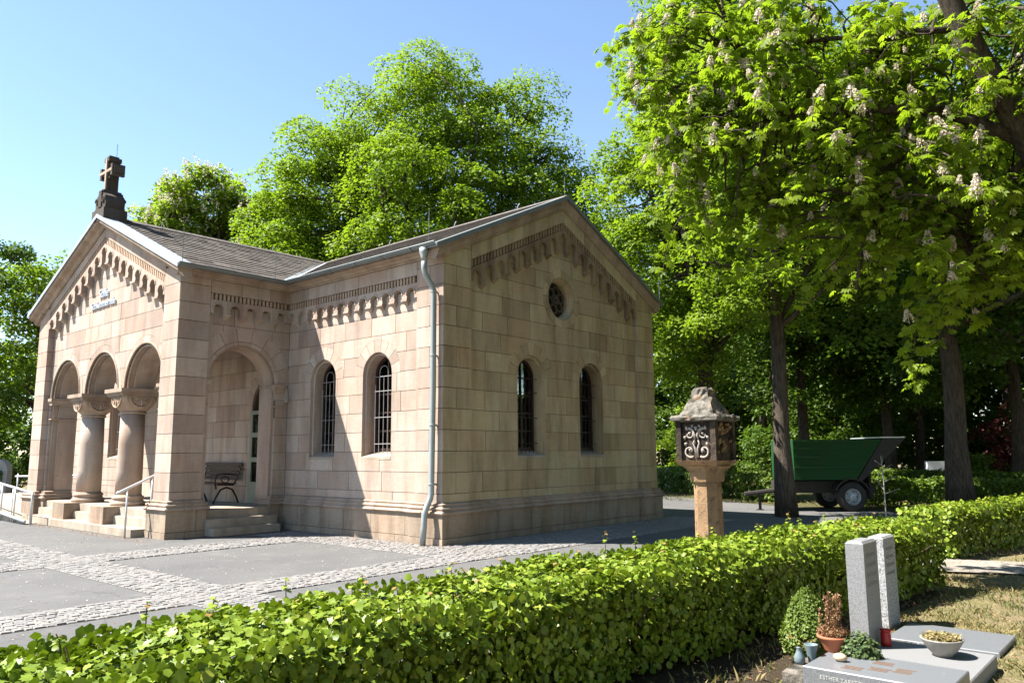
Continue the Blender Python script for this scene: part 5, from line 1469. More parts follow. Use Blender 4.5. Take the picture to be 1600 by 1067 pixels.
def copy_wood(src, loc, rot, sc, label):
    r = dup_tree(src, (loc[0], loc[1], 0), rot, sc); r['label'] = label; return r
WG = 'woodland tree lost in the deep shade of the far wood'
for (src, x, y, rot, sc, lab) in (
        (pA, 0.1, 25.4, 1.2, 0.95, 'dark woodland tree right of the trailer\'s raised tail'),
        (pB, -8.0, 31.7, 2.2, 1.1, 'forked woodland tree seen left of the trailer'),
        (pA, 5.2, 21.8, 2.9, 1.0, 'woodland tree at the picture\'s right edge behind the red maple'),
        (pB, -3.7, 31.0, 0.6, 1.05, 'forked tree seen above the trailer bin\'s middle'),
        (pA, -12.0, 33.5, 4.0, 1.25, WG), (pB, 5.5, 33.0, 3.3, 1.2, WG), (pA, 10.0, 29.0, 5.2, 1.15, WG), (pB, -6.0, 43.0, 1.0, 1.5, WG), (pA, 2.0, 42.0, 2.0, 1.5, WG),
        (pB, 9.5, 41.0, 4.4, 1.5, WG), (pA, -15.0, 45.0, 0.2, 1.6, WG), (pB, 16.0, 38.0, 5.6, 1.4, WG), (pA, -2.5, 54.0, 3.7, 1.7, WG), (pB, 8.0, 54.0, 2.6, 1.7, WG), (pA, -22, 38, 1.9, 1.3, WG), (pB, -12, 55, 5.0, 1.7, WG)):
    copy_wood(src, (x, y), rot, sc, lab)

# --- unseen trees added outside the picture to block sky light on gable and hedge
for (src, x, y, rot, sc) in ((pA, 15.0, -3.0, 0.4, 1.25), (pB, 17.0, 4.0, 2.0, 1.35), (pA, 14.5, 10.0, 4.1, 1.2), (pB, 21.0, -9.0, 1.1, 1.4), (pA, 23.0, 9.0, 3.0, 1.4), (pB, 19.0, 16.0, 5.1, 1.3), (pA, 15.3, -9.0, 2.2, 1.2), (pB, 15.6, 0.8, 3.6, 1.2), (pA, 13.0, -17.5, 5.5, 1.25), (pB, 20.0, -16.0, 0.9, 1.3)):
    copy_wood(src, (x, y), rot, sc, 'unseen tree added outside the view to block sky light')['group'] = 'unseen sky-blocking trees'
# --- the far wood, read as one mass of leaves
def far_wood(name, label, strips, seed, leaf=0.40):
    rng = np.random.default_rng(seed); C_ = []; R_ = []
    for (a, b, h, n) in strips:
        a, b = np.array(a, float), np.array(b, float)
        t = rng.random(n); z = rng.random(n) ** 0.8 * h
        C_.append(np.stack([a[0] + (b[0] - a[0]) * t + rng.normal(size=n) * 1.6, a[1] + (b[1] - a[1]) * t + rng.normal(size=n) * 1.6, z], 1))
        R_.append(1.2 + 0.9 * rng.random(n))
    C_ = np.concatenate(C_); R_ = np.concatenate(R_)
    pos, X, Y, Z, size = clump_leaves(C_, R_, 105, leaf, rng, 0.8)
    k_ = pos[:, 2] > 0; pos, X, Y, Z, size = pos[k_], X[k_], Y[k_], Z[k_], size[k_]
    V, F = instance_template(LEAF_Q[0], LEAF_Q[1], pos, X, Y, Z, size)
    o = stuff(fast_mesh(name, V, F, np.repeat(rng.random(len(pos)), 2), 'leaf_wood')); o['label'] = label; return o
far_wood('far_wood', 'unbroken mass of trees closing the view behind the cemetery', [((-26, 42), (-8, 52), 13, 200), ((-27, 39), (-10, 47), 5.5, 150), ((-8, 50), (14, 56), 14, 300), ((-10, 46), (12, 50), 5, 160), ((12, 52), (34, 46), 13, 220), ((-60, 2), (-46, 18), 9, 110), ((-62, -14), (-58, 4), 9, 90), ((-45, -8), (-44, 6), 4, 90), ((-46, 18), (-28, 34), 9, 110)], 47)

# --- understory shrubs
def make_shrub(name, label, loc, ells, n_cl, cl_r, per, leaf, mat, seed, group=None, cat='shrub', stems=5):
    rng = np.random.default_rng(seed)
    t = thing(name, label, cat, loc, group); L = np.array(loc, float)
    E = [(L[0] + e[0], L[1] + e[1], L[2] + e[2], e[3], e[4], e[5]) for e in ells]
    cent = sample_ells(E, n_cl, rng, 0.3, cl_r * 0.5)
    mb = MB()
    for c in cent[:max(stems, 3)]:
        mb.tube(curve_pts(L + np.array([rng.normal() * .06, rng.normal() * .06, -0.03]), c, 0.08, 4, rng), [0.03, .026, .02, .014, .008], 5)
    stuff(mesh_obj('stems', mb, M['bark'], t))
    pos, X, Y, Z, size = clump_leaves(cent, cl_r * (0.7 + 0.6 * rng.random(len(cent))), per, leaf, rng, 0.8)
    k_ = pos[:, 2] > loc[2] + 0.01
    pos, X, Y, Z, size = pos[k_], X[k_], Y[k_], Z[k_], size[k_]
    V, F = instance_template(LEAF_Q[0], LEAF_Q[1], pos, X, Y, Z, size)
    fast_mesh('foliage', V, F, np.repeat(rng.random(len(pos)), 2), mat, t)
    return t
make_shrub('red_maple', 'dark red maple bush at the right edge beyond the hedges', (4.4, 25.6, 0), [(0, 0, 1.9, 1.5, 1.5, 1.2), (0.8, 0.6, 1.2, 1.3, 1.3, 1.0)], 40, 0.45, 150, 0.11, 'leaf_red', 41)
make_shrub('pale_shrub', 'pale green shrub right of the thick trunk', (3.3, 24.0, 0), [(0, 0, 0.85, 0.75, 0.75, 0.6)], 18, 0.3, 130, 0.10, 'leaf_hedge2', 42)
make_shrub('bright_shrub', 'bright sunlit shrub just right of the gable\'s far corner', (-8.5, 23.5, 0), [(0, 0, 1.6, 1.1, 1.1, 1.3), (0.3, 0.4, 2.9, 0.8, 0.8, 0.7)], 36, 0.4, 150, 0.12, 'leaf_linden', 43)
for i, (x, y, s_) in enumerate(((-5.5, 27.5, 1.0), (-2.0, 28.0, 1.0), (3.0, 36.0, 1.3), (-9.5, 37.0, 1.4), (7.6, 27.0, 1.2), (-0.8, 35.0, 1.3), (-5.0, 36.5, 1.3), (8.5, 33.5, 1.4), (5.6, 29.0, 1.0), (-14.0, 29.5, 1.4), (-10.0, 42.0, 1.8), (-3.0, 41.0, 1.8), (5.0, 40.0, 1.8), (12.0, 36.0, 1.8), (14.0, 30.0, 1.6), (1.0, 48.0, 2.0), (-29.0, 0.2, 0.8), (-31.5, 3.0, 1.0), (-33.0, -3.0, 1.2))):
    make_shrub('understory_shrub', 'leafy undergrowth shrub deep in the shaded wood', (x, y, 0), [(0, 0, 1.5 * s_, 1.7 * s_, 1.7 * s_, 1.3 * s_), (0.8, 0.5, 2.4 * s_, 1.2 * s_, 1.2 * s_, 0.9 * s_)], 30, 0.62 * s_, 130, 0.16, 'leaf_wood', 50 + i, 'undergrowth in the wood')

# --- hedges
def hedge(name, label, line, half, h, dens, leaf, mat, seed, tmpl, group=None, bulge=0.04, parts=0, shoots=0, stem_n=60, side_dens=0.75, core=0.4):
    """line: list of (x,y) centre points"""
    rng = np.random.default_rng(seed)
    P = np.array(line, float); seg = np.linalg.norm(np.diff(P, axis=0), axis=1); cum = np.concatenate([[0], np.cumsum(seg)]); L = cum[-1]
    def along(s):
        i = np.clip(np.searchsorted(cum, s, side='right') - 1, 0, len(seg) - 1)
        t = (s - cum[i]) / seg[i]
        p = P[i] + (P[i + 1] - P[i]) * t[:, None]; d = (P[i + 1] - P[i]) / seg[i][:, None]
        return p, np.stack([d[:, 1], -d[:, 0]], 1)      # right-hand normal
    t = thing(name, label, 'hedge', (float(P.mean(0)[0]), float(P.mean(0)[1]), 0), group)
    def surf(n, kind):
        s = rng.random(n) * L
        p, nr = along(s)
        wav = 0.03 * np.sin(s * 3.1 + seed) + 0.025 * np.sin(s * 7.3) + 0.02 * np.sin(s * 13.0)
        if kind == 'top':
            v = rng.uniform(-1, 1, n)
            depth = np.abs(rng.normal(0, 0.05, n))
            z = h + wav - 0.10 * np.abs(v) ** 4 - depth + rng.normal(0, 0.012, n)
            off = v * (half + 0.02); Z = np.stack([nr[:, 0] * v * 0.5, nr[:, 1] * v * 0.5, np.ones(n)], 1)
        else:
            sg = 1 if kind == 'right' else -1
            z = h * (1 - rng.random(n) ** 1.15 * 0.96)
            depth = np.abs(rng.normal(0, 0.07, n))
            off = sg * (half * (0.86 + 0.14 * z / h) + bulge * np.sin(s * 4 + z * 5) - depth)
            Z = np.stack([nr[:, 0] * sg * 1.0, nr[:, 1] * sg * 1.0, 0.12 * np.ones(n)], 1)
        pos = np.stack([p[:, 0] + nr[:, 0] * off, p[:, 1] + nr[:, 1] * off, z], 1)
        return pos, Z
    A = []
    nt = int(L * 2 * half * dens); ns = int(L * h * dens * side_dens)
    for n, kd in ((nt, 'top'), (ns, 'right'), (ns, 'left')):
        A.append(surf(n, kd))
    # end caps
    for e, sgn in ((0, -1), (-1, 1)):
        d = (P[1] - P[0]) / seg[0] if e == 0 else (P[-1] - P[-2]) / seg[-1]
        nrm_ = np.array([d[1], -d[0]]); n = int(2 * half * h * dens * side_dens)
        v = rng.uniform(-1, 1, n) * half; z = h * (1 - rng.random(n) ** 1.1 * 0.95); dp = np.abs(rng.normal(0, .06, n)) - .03
        pos = np.stack([P[e][0] + nrm_[0] * v - d[0] * sgn * dp, P[e][1] + nrm_[1] * v - d[1] * sgn * dp, z], 1)
        A.append((pos, np.stack([d[0] * sgn * np.ones(n), d[1] * sgn * np.ones(n), 0.5 * np.ones(n)], 1)))
    nc = int(L * 2 * half * h * dens * core); s_ = rng.random(nc) * L; p, nr = along(s_); off = rng.uniform(-.9, .9, nc) * half
    A.append((np.stack([p[:, 0] + nr[:, 0] * off, p[:, 1] + nr[:, 1] * off, h * (0.12 + 0.82 * rng.random(nc))], 1), rng.normal(size=(nc, 3))))
    pos = np.concatenate([a[0] for a in A]); Z = np.concatenate([a[1] for a in A])
    N = len(pos); Z = norm(Z) + rng.normal(size=(N, 3)) * 0.45
    hint = norm(Z) * 0.25 + rng.normal(size=(N, 3)) * 0.8 + np.array([0, 0, -0.35])
    size = leaf * (0.55 + 0.8 * rng.random(N))
    lr = np.clip(rng.normal(0.42, 0.3, N), 0, 0.92)
    # stems and shoots
    mb = MB()
    s = np.sort(rng.random(stem_n) * L); p, nr = along(s)
    for i in range(stem_n):
        b0 = p[i] + nr[i] * rng.uniform(-.5, .5) * half * 0.6
        for q in range(4):
            e = p[i] + nr[i] * rng.uniform(-.9, .9) * half + rng.normal(size=2) * 0.10
            z1 = h * rng.uniform(0.6, 0.97)
            mb.tube([(b0[0], b0[1], -0.03), (b0[0] * .6 + e[0] * .4, b0[1] * .6 + e[1] * .4, z1 * .45), (e[0], e[1], z1)], [0.011, 0.008, 0.004], 4, False)
    if shoots:
        ss = rng.random(shoots) * L; p, nr = along(ss); sp = []; sz = []; sh = []; sl = []; ssz = []
        for i in range(shoots):
            o = p[i] + nr[i] * rng.uniform(-1, 1) * half; hh = rng.uniform(.04, .13) * (1.5 if rng.random() < .2 else 1)
            tip = np.array([o[0] + rng.normal() * .03, o[1] + rng.normal() * .03, h + hh])
            mb.tube([(o[0], o[1], h - 0.06), tuple((np.array([o[0], o[1], h]) + tip) / 2), tuple(tip)], [.0035, .003, .002], 4, False)
            for q in range(6):
                f = 0.45 + 0.55 * q / 5; a = q * 2.4 + i
                dirv = np.array([math.cos(a), math.sin(a), 0.1])
                sp.append(np.array([o[0], o[1], h]) * (1 - f) + tip * f); sz.append(np.array([0, 0, 1.0]) + dirv * 0.4); sh.append(dirv); ssz.append(leaf * (1.15 - 0.45 * f)); sl.append(0.75 + 0.25 * (f > .85) * (rng.random() < .6))
        pos = np.concatenate([pos, sp]); Z = np.concatenate([Z, sz]); hint = np.concatenate([hint, sh]); size = np.concatenate([size, ssz]); lr = np.concatenate([lr, sl])
    stuff(mesh_obj('stems', mb, M['twig'], t))
    X, Y, Z = frames(Z, rng, hint)
    keep = np.ones(len(pos), bool)
    if parts:
        D = pos - np.array(CAM); zc = D @ np.array(cf); px = 800 + 1210.8 * (D @ np.array(cr)) / zc; py = 533.5 - 1210.8 * (D @ np.array(cu)) / zc
        ok = (zc > 0.2) & (px > 0) & (px < 1600) & (py < 1067) & (pos[:, 2] > h - 0.05)
        sc = np.where(ok, zc / size, 1e9); pk = np.argsort(sc)[:parts]
        keep[pk] = False
        me0 = None
        for i in pk:
            if me0 is None:
                m_ = MB(); m_.add(tmpl[0], tmpl[1]); m_.r = [0.5] * len(tmpl[1]); o = mesh_obj('leaf', m_, M[mat], None, rnd=True); me0 = o.data
            else:
                o = bpy.data.objects.new('leaf', me0); COL.objects.link(o)
            S_ = size[i]
            o.parent = t
            o.matrix_parent_inverse = worldm(t).inverted()
            o.matrix_basis = Matrix(((X[i][0] * S_, Y[i][0] * S_, Z[i][0] * S_, pos[i][0]), (X[i][1] * S_, Y[i][1] * S_, Z[i][1] * S_, pos[i][1]), (X[i][2] * S_, Y[i][2] * S_, Z[i][2] * S_, pos[i][2]), (0, 0, 0, 1)))
    fine = np.zeros(len(pos), bool); fine[:nt] = True; fine[N:] = True
    Vs = []; Fs = []; Rs = []; off = 0
    for sel, tp in ((keep & fine, tmpl), (keep & ~fine, LEAF_C if tmpl is LEAF_M else tmpl)):
        V, F = instance_template(tp[0], tp[1], pos[sel], X[sel], Y[sel], Z[sel], size[sel])
        Vs.append(V); Fs.append(F + off); Rs.append(np.repeat(lr[sel], len(tp[1]))); off += len(V)
    f = fast_mesh('foliage', np.concatenate(Vs), np.concatenate(Fs), np.concatenate(Rs), mat, t)
    if parts: stuff(f)
    return t
hedge('clipped_hedge', 'long clipped field maple hedge running across the foreground', [(6.15, -10.2), (6.18, -8), (6.2, -6.5), (6.28, -4.7), (6.58, -2.2), (6.9, 0.0), (6.98, 0.65)], 0.47, 0.735, 2700, 0.044, 'leaf_hedge', 61, LEAF_M, parts=300, shoots=80, stem_n=120, side_dens=0.6, core=1.1)
hedge('clipped_hedge', 'clipped hedge continuing on the right beyond the gap', [(6.62, 3.3), (7.05, 5.4), (7.9, 9.5), (9.0, 13.5)], 0.37, 0.68, 1500, 0.056, 'leaf_hedge', 62, LEAF_C, shoots=30, stem_n=50)
for i, (ln, hf, hh, lab) in enumerate((
        ([(-6.2, 18.2), (-2.9, 15.9), (0.2, 13.75)], 0.4, 0.78, 'sunlit clipped hedge between the shrine pillar and the trailer'),
        ([(-9.6, 22.8), (-7.6, 21.6), (-6.9, 21.2)], 0.4, 0.85, 'short sunlit hedge behind the small white headstone'),
        ([(-4.0, 25.0), (4.0, 20.5), (10.5, 17.0)], 0.4, 0.8, 'shaded hedge running behind the trailer and thick trunk'),
        ([(-12.0, 33.0), (-3.0, 29.0)], 0.4, 0.85, 'far hedge seen left of the trailer trunk'),
        ([(1.5, 31.0), (14.0, 24.5)], 0.45, 0.9, 'farthest hedge at the right behind the pale shrub'),
        ([(-24.0, 0.5), (-30.0, -3.0)], 0.5, 1.0, 'hedge beyond the ramp railing at far left'),
        ([(2.4, 13.9), (8.3, 16.2)], 0.35, 0.75, 'low shaded hedge at the foot of the thick trunk'))):
    hedge('clipped_hedge', lab, ln, hf, hh, 420, 0.11, 'leaf_hedge2', 70 + i, LEAF_Q, stem_n=10)

# --- far stones
headstone((-8.0, 21.5), 0.36, 0.82, 0.14, 'marble', 'small white headstone standing just right of the gable corner')
headstone((2.3, 23.6), 0.95, 1.12, 0.25, 'marble', 'broad white grave slab left of the thick trunk', 0.6, False)
headstone((-0.7, 24.0), 0.22, 0.85, 0.2, 'terracotta', 'narrow reddish stone beside the trailer\'s tail', 0.6, False)
headstone((-24.2, 0.2), 1.3, 1.45, 0.2, 'concrete', 'broad mossy headstone beyond the ramp railing', 0.3, True)

# --- foreground flowering chestnut
def chestnut():
    rng = np.random.default_rng(81)
    base = np.array([9.45, 2.3, 0.0])
    t = thing('horse_chestnut', 'flowering horse chestnut overhanging the upper right of the view', 'tree', tuple(base))
    mb = MB()
    T1 = np.array([8.85, 1.6, 4.2])
    mb.tube([tuple(base + [0, 0, -.05]), (9.42, 2.25, .5), (9.25, 2.05, 2.0), (9.02, 1.8, 3.2), tuple(T1), (8.53, 1.15, 5.2), (8.22, 0.72, 6.0), (8.0, 0.38, 6.8), (7.8, 0.2, 7.6)], [0.36, .27, .25, .23, .20, .165, .135, .11, .09], 14)
    limbs = [[(8.53, 1.15, 5.2), (8.6, 1.3, 6.2), (8.9, 1.6, 7.6)], [(8.6, 1.25, 5.05), (8.2, 1.05, 5.3), (7.82, 0.84, 5.54), (6.79, -0.02, 5.62), (6.1, -0.45, 5.6), (5.4, -0.6, 5.75)],
             [(8.1, 0.6, 6.4), (7.3, 0.5, 6.6), (6.3, 0.1, 6.7), (5.6, -0.2, 6.5)], [(7.5, .6, 5.55), (7.1, 0.5, 4.6), (6.9, 0.3, 3.9), (6.85, 0.1, 3.4)], [(8.6, 1.3, 5.0), (7.9, 1.4, 4.4), (7.8, 1.2, 3.6)],
             [(9.02, 1.8, 3.2), (9.2, 1.6, 3.8), (9.2, 1.0, 4.4), (9.0, 0.6, 4.8)], [T1, (8.3, 2.6, 4.6), (7.6, 3.6, 5.2)], [(6.9, 0.2, 5.6), (6.5, 1.1, 5.4), (5.9, 1.8, 5.4)], [T1, (8.2, 1.8, 3.9), (7.5, 1.95, 3.5), (7.35, 1.95, 2.9)]]
    nodes = []
    for l in limbs:
        l = [np.array(p, float) for p in l]; n = len(l)
        r0 = 0.09 if n > 4 else 0.038
        mb.tube([tuple(p) for p in l], [r0 * (1 - 0.75 * i / (n - 1)) + 0.008 for i in range(n)], 8)
        for i in range(n - 1):
            for q in range(5):
                nodes.append(l[i] + (l[i + 1] - l[i]) * q / 5)
    ND = np.array(nodes)
    ells = [(5.25, -0.75, 5.6, .55, .55, .95), (5.5, -0.55, 6.7, .7, .7, .9), (5.3, -.7, 4.6, .4, .4, .55), (7.2, 1.1, 5.9, 1.9, 1.3, 1.3), (7.35, 1.94, 2.85, .22, .22, .40), (6.1, -0.3, 5.7, 1.05, 1.0, 1.1), (6.6, 0.2, 4.6, 1.1, 1.1, 0.8), (7.5, 1.0, 4.3, 1.3, 1.2, 0.9), (8.2, 2.6, 4.6, 1.0, 1.2, 1.0), (8.3, 2.4, 6.0, 1.0, 1.0, 1.0),
            (7.9, 1.3, 3.7, 0.75, 0.8, 0.55), (7.0, 0.9, 4.0, .9, .7, .45), (8.25, 1.9, 3.7, .8, .8, .6), (6.3, 0.3, 4.3, .7, .6, .5), (6.3, 0.2, 6.8, 1.0, 0.8, 0.5), (5.75, -0.6, 4.7, 0.55, 0.6, 0.7), (8.35, 2.2, 3.25, 0.35, 0.4, 0.75)]
    ells = [(e[0], e[1], e[2] + 0.15, e[3] * .86, e[4] * .86, e[5] * .9) for e in ells]
    starts = sample_ells(ells, 350, rng, 0.10, 0.20)
    tips = []; ends = []
    for c in starts:
        s_ = ND[((ND - c) ** 2).sum(1).argmin()]
        if np.linalg.norm(s_ - c) > .15:
            mb.tube(curve_pts(s_, c, 0.10, 4, rng, 0.08), [0.022, .019, .016, .014, .012], 5, False)
        az = rng.normal(math.atan2(-0.75, -0.66), 1.35); Ls = rng.uniform(.45, 1.0); dr = rng.uniform(.25, .65)
        dv = np.array([math.cos(az), math.sin(az), 0]); pts = []
        for q in range(8):
            t_ = q / 7
            pts.append(c + dv * Ls * t_ + np.array([0, 0, .16 * math.sin(PI * t_ * .8) - dr * t_ * t_]) + rng.normal(size=3) * .015)
        mb.tube([tuple(p) for p in pts], [.012 - .001 * q for q in range(8)], 5, False)
        for q in (2, 3, 5, 6, 7):
            tips.append(pts[q] + rng.normal(size=3) * .03)
    tips = np.array(tips)
    mesh_obj('trunk', mb, M['bark'], t, True)
    # leaves grouped round each tip
    per = 7; idx = np.repeat(np.arange(len(tips)), per); N = len(idx)
    d = norm(rng.normal(size=(N, 3)) * np.array([1, 1, 0.6])); 
    pos = tips[idx] + d * (0.04 + 0.13 * rng.random(N))[:, None]
    Z = d * 0.5 + np.array([0, 0, 0.8]) + rng.normal(size=(N, 3)) * 0.3
    hint = d + np.array([0, 0, -0.75])
    X, Y, Z = frames(Z, rng, hint)
    size = 0.092 * (0.7 + 0.6 * rng.random(N)); lr = np.clip(rng.normal(.5, .22, N), 0, 1)
    D = pos - np.array(CAM); zc = D @ np.array(cf); px = 800 + 1210.8 * (D @ np.array(cr)) / zc; py = 533.5 - 1210.8 * (D @ np.array(cu)) / zc
    ok = (px > 1000) & (px < 1600) & (py > 0) & (py < 640); pk = np.argsort(np.where(ok, zc / size, 1e9))[:300]
    keep = np.ones(N, bool); keep[pk] = False
    V, F = instance_template(LEAF_P[0], LEAF_P[1], pos[keep], X[keep], Y[keep], Z[keep], size[keep])
    stuff(fast_mesh('crown', V, F, np.repeat(lr[keep], len(LEAF_P[1])), 'leaf_chestnut', t))
    me0 = None
    def place(me, name, i_pos, x, y, z, s_):
        o = bpy.data.objects.new(name, me); COL.objects.link(o); o.parent = t; o.matrix_parent_inverse = worldm(t).inverted()
        o.matrix_basis = Matrix(((x[0] * s_, y[0] * s_, z[0] * s_, i_pos[0]), (x[1] * s_, y[1] * s_, z[1] * s_, i_pos[1]), (x[2] * s_, y[2] * s_, z[2] * s_, i_pos[2]), (0, 0, 0, 1)))
    mls = []
    for v in (0.35, 0.6, 0.85):
        m_ = MB(); m_.add(LEAF_P[0], LEAF_P[1]); m_.r = [v] * len(LEAF_P[1]); o = mesh_obj('leaf', m_, M['leaf_chestnut'], None, rnd=True); mls.append(o.data); bpy.data.objects.remove(o)
    for n_, i in enumerate(pk):
        place(mls[n_ % 3], 'leaf', pos[i], X[i], Y[i], Z[i], size[i])
    # candles
    bms = []
    for v in range(3):
        m_ = MB(); rg = random.Random(90 + v)
        m_.tube([(0, 0, -0.25), (0, 0, 1.0)], [0.03, 0.012], 4, False); m_.r = [0.3] * len(m_.f)
        for q in range(46):
            z = 0.04 + 0.94 * (q / 46) ** 0.9; rr_ = 0.30 * (1 - z) ** 0.75 + 0.05; a = q * 2.399 + rg.uniform(-.3, .3)
            c = Vector((rr_ * math.cos(a), rr_ * math.sin(a), z + rg.uniform(-.03, .03)))
            for w in range(2):
                n_ = Vector((rg.gauss(0, 1), rg.gauss(0, 1), rg.gauss(0, 1))).normalized(); x_ = n_.orthogonal().normalized(); y_ = n_.cross(x_); s_ = 0.085 * rg.uniform(.7, 1.3)
                m_.add([c - x_ * s_ - y_ * s_ * .6, c + x_ * s_ - y_ * s_ * .7, c + x_ * s_ * .8 + y_ * s_, c - x_ * s_ * .6 + y_ * s_ * .9], [(0, 1, 2, 3)], rg.random())
        o = mesh_obj('blossom', m_, M['blossom'], None, rnd=True); bms.append(o.data); bpy.data.objects.remove(o)
    ci = 0
    EC = np.array([e[:3] for e in ells]); near = ((tips[:, None, :] - EC[None]) ** 2).sum(2).argmin(1)
    want = np.array(SUN) * 0.8 + np.array((CAM - Vector((7, 0.5, 5))).normalized()) * 0.6
    order = np.argsort(-((tips - EC[near]) @ want + rng.normal(size=len(tips)) * 0.55 - 0.18 * (tips - np.array([7, .5, 5])) @ np.array(cr)))
    taken = []
    for i in order:
        c = tips[i]; D = c - np.array(CAM); zc = D @ np.array(cf); qx = 800 + 1210.8 * (D @ np.array(cr)) / zc; qy = 533.5 - 1210.8 * (D @ np.array(cu)) / zc
        if not (980 < qx < 1620 and -30 < qy < 640): continue
        if ci >= 290: break
        if taken and min(((np.array(taken) - c) ** 2).sum(1)) < 0.14 ** 2: continue
        taken.append(c)
        z = norm(np.array([[rng.normal() * .25, rng.normal() * .25, 1.0]]))[0]; x = norm(np.cross(z, rng.normal(size=3))[None])[0]; y = np.cross(z, x)
        place(bms[ci % 3], 'blossom', c + np.array([0, 0, 0.04]), x, y, z, 0.135 * rng.uniform(.65, 1.25)); ci += 1
    return t
chestnut()
# candles on the far flowering chestnut, joined: too small to tell apart
def far_candles():
    rng = np.random.default_rng(91)
    cr_ = [c for c in fc.children if c.name.startswith('crown')][0]
    n = len(cr_.data.vertices); co = np.empty(n * 3, np.float32); cr_.data.vertices.foreach_get('co', co); co = co.reshape(-1, 3)
    sc_ = (co - co.mean(0)) @ (np.array(SUN) * .8 + np.array((CAM - Vector((-23, 7, 9))).normalized()) * .6) + rng.normal(size=n) * .9; pk = co[np.argsort(-sc_)[:int(n * .45)]]; pk = pk[rng.choice(len(pk), 800, replace=False)]; pk = np.repeat(pk, 14, 0)
    N = len(pk); h = np.tile(np.arange(14) / 13.0, 800)
    pos = pk + np.stack([rng.normal(size=N) * .05 * (1 - h * .7), rng.normal(size=N) * .05 * (1 - h * .7), h * .34 + .05], 1)
    X, Y, Z = frames(rng.normal(size=(N, 3)), rng)
    V, F = instance_template(LEAF_Q[0], LEAF_Q[1], pos, X, Y, Z, np.full(N, 0.09))
    stuff(fast_mesh('blossoms', V, F, np.repeat(rng.random(N), 2), 'blossom', fc))
far_candles()

# --- bare sapling by the trailer
sp = thing('bare_sapling', 'thin leafless sapling poking above the hedge by the trailer', 'sapling', (4.2, 9.9, 0))
b = MB(); b.tube([(4.2, 9.9, -.03), (4.2, 9.9, 0.9), (4.18, 9.88, 1.42)], [.016, .012, .006], 6); mesh_obj('stem', b, M['concrete'], sp)
b = MB()
for i in range(9):
    z = .55 + .09 * i; a = i * 2.2; l = .34 - .02 * i
    b.tube([(4.2, 9.9, z), (4.2 + l * .6 * math.cos(a), 9.9 + l * .6 * math.sin(a), z + .08), (4.2 + l * math.cos(a), 9.9 + l * math.sin(a), z + .13)], [.008, .006, .003], 4)
mesh_obj('branches', b, M['concrete'], sp)

# --- grave plants
def plant(name, label, cat, loc, pos, Z, hint, size, lr, mat, tmpl=LEAF_Q, stem=None, stem_mat='twig'):
    rng = np.random.default_rng(5); t = thing(name, label, cat, loc)
    X, Y, Z = frames(Z, rng, hint); V, F = instance_template(tmpl[0], tmpl[1], pos, X, Y, Z, size)
    fast_mesh('foliage', V, F, np.repeat(lr, len(tmpl[1])), mat, t)
    if stem is not None: stuff(mesh_obj('stems', stem, M[stem_mat], t))
    return t
rng = np.random.default_rng(101)
N = 6500; hgt = rng.random(N) ** 0.8; an = rng.random(N) * 6.28
prof = np.interp(hgt, [0, .12, .32, .6, .85, 1.0], [.06, .15, .18, .145, .085, .012]); rr_ = prof * (0.75 + .25 * rng.random(N)) * (1 + .10 * np.sin(an * 5 + hgt * 9))
c0 = np.array([7.40, -3.40, 0.02])
pos = c0 + np.stack([rr_ * np.cos(an), rr_ * np.sin(an), hgt * .50], 1)
Zc = np.stack([np.cos(an), np.sin(an), .6 * np.ones(N)], 1) + rng.normal(size=(N, 3)) * .5; hc = np.stack([np.cos(an), np.sin(an), 1.0 * np.ones(N)], 1) + rng.normal(size=(N, 3)) * .4
lr = np.clip(rng.random(N) * .7 + np.where((hgt < .38) & (np.sin(an * 2 + hgt * 11) > -.3), .32, 0) * rng.random(N) * 1.6, 0, 1)
stm = MB(); stm.tube([tuple(c0 + [0, 0, -.08]), tuple(c0 + [0, 0, .4])], [.02, .004], 6)
plant('dwarf_conifer', 'cone-shaped dwarf conifer browning at its base beside the hedge', 'conifer', tuple(c0), pos, Zc, hc, np.full(N, .026), lr, 'leaf_conifer', stem=stm)
N = 1500; an = rng.random(N) * 6.28; r_ = .10 * np.sqrt(rng.random(N)); c0 = np.array([7.68, -3.66, 0.27])
pos = c0 + np.stack([r_ * np.cos(an), r_ * np.sin(an), .02 + .10 * rng.random(N) * (1 - r_ / .14)], 1)
stm = MB()
for i in range(15):
    a = rng.random() * 6.28; q = .07 * rng.random(); hh = rng.uniform(.17, .31)
    stm.tube([(c0[0] + q * math.cos(a), c0[1] + q * math.sin(a), c0[2]), (c0[0] + 1.2 * q * math.cos(a), c0[1] + 1.2 * q * math.sin(a), c0[2] + hh)], [.003, .002], 4)
    e = np.array([c0[0] + 1.2 * q * math.cos(a), c0[1] + 1.2 * q * math.sin(a), c0[2] + hh])
    m_ = 70; k0 = rng.random(m_); pos = np.concatenate([pos, e + np.stack([rng.normal(size=m_) * .006, rng.normal(size=m_) * .006, -k0 * .17], 1)])
N = len(pos); plant('dried_heather', 'dried brown heather spikes in the terracotta bowl', 'heather', tuple(c0), pos, rng.normal(size=(N, 3)) + [0, 0, .5], rng.normal(size=(N, 3)) + [0, 0, 1.2], np.full(N, .016), rng.random(N), 'leaf_dry', stem=stm)
N = 1500; u_ = rng.random(N); c0 = np.array([7.84, -3.66, 0.18])
d = norm(rng.normal(size=(N, 3))); d[:, 2] = np.abs(d[:, 2]); pos = c0 + d * np.array([.13, .10, .15]) * (.55 + .45 * rng.random((N, 1))) + np.stack([u_ * .03, u_ * -.02, 0 * u_], 1)
stm = MB()
for i in range(12):
    a = i * .55; stm.tube([tuple(c0), (c0[0] + .07 * math.cos(a), c0[1] + .05 * math.sin(a), c0[2] + .08)], [.004, .002], 4)
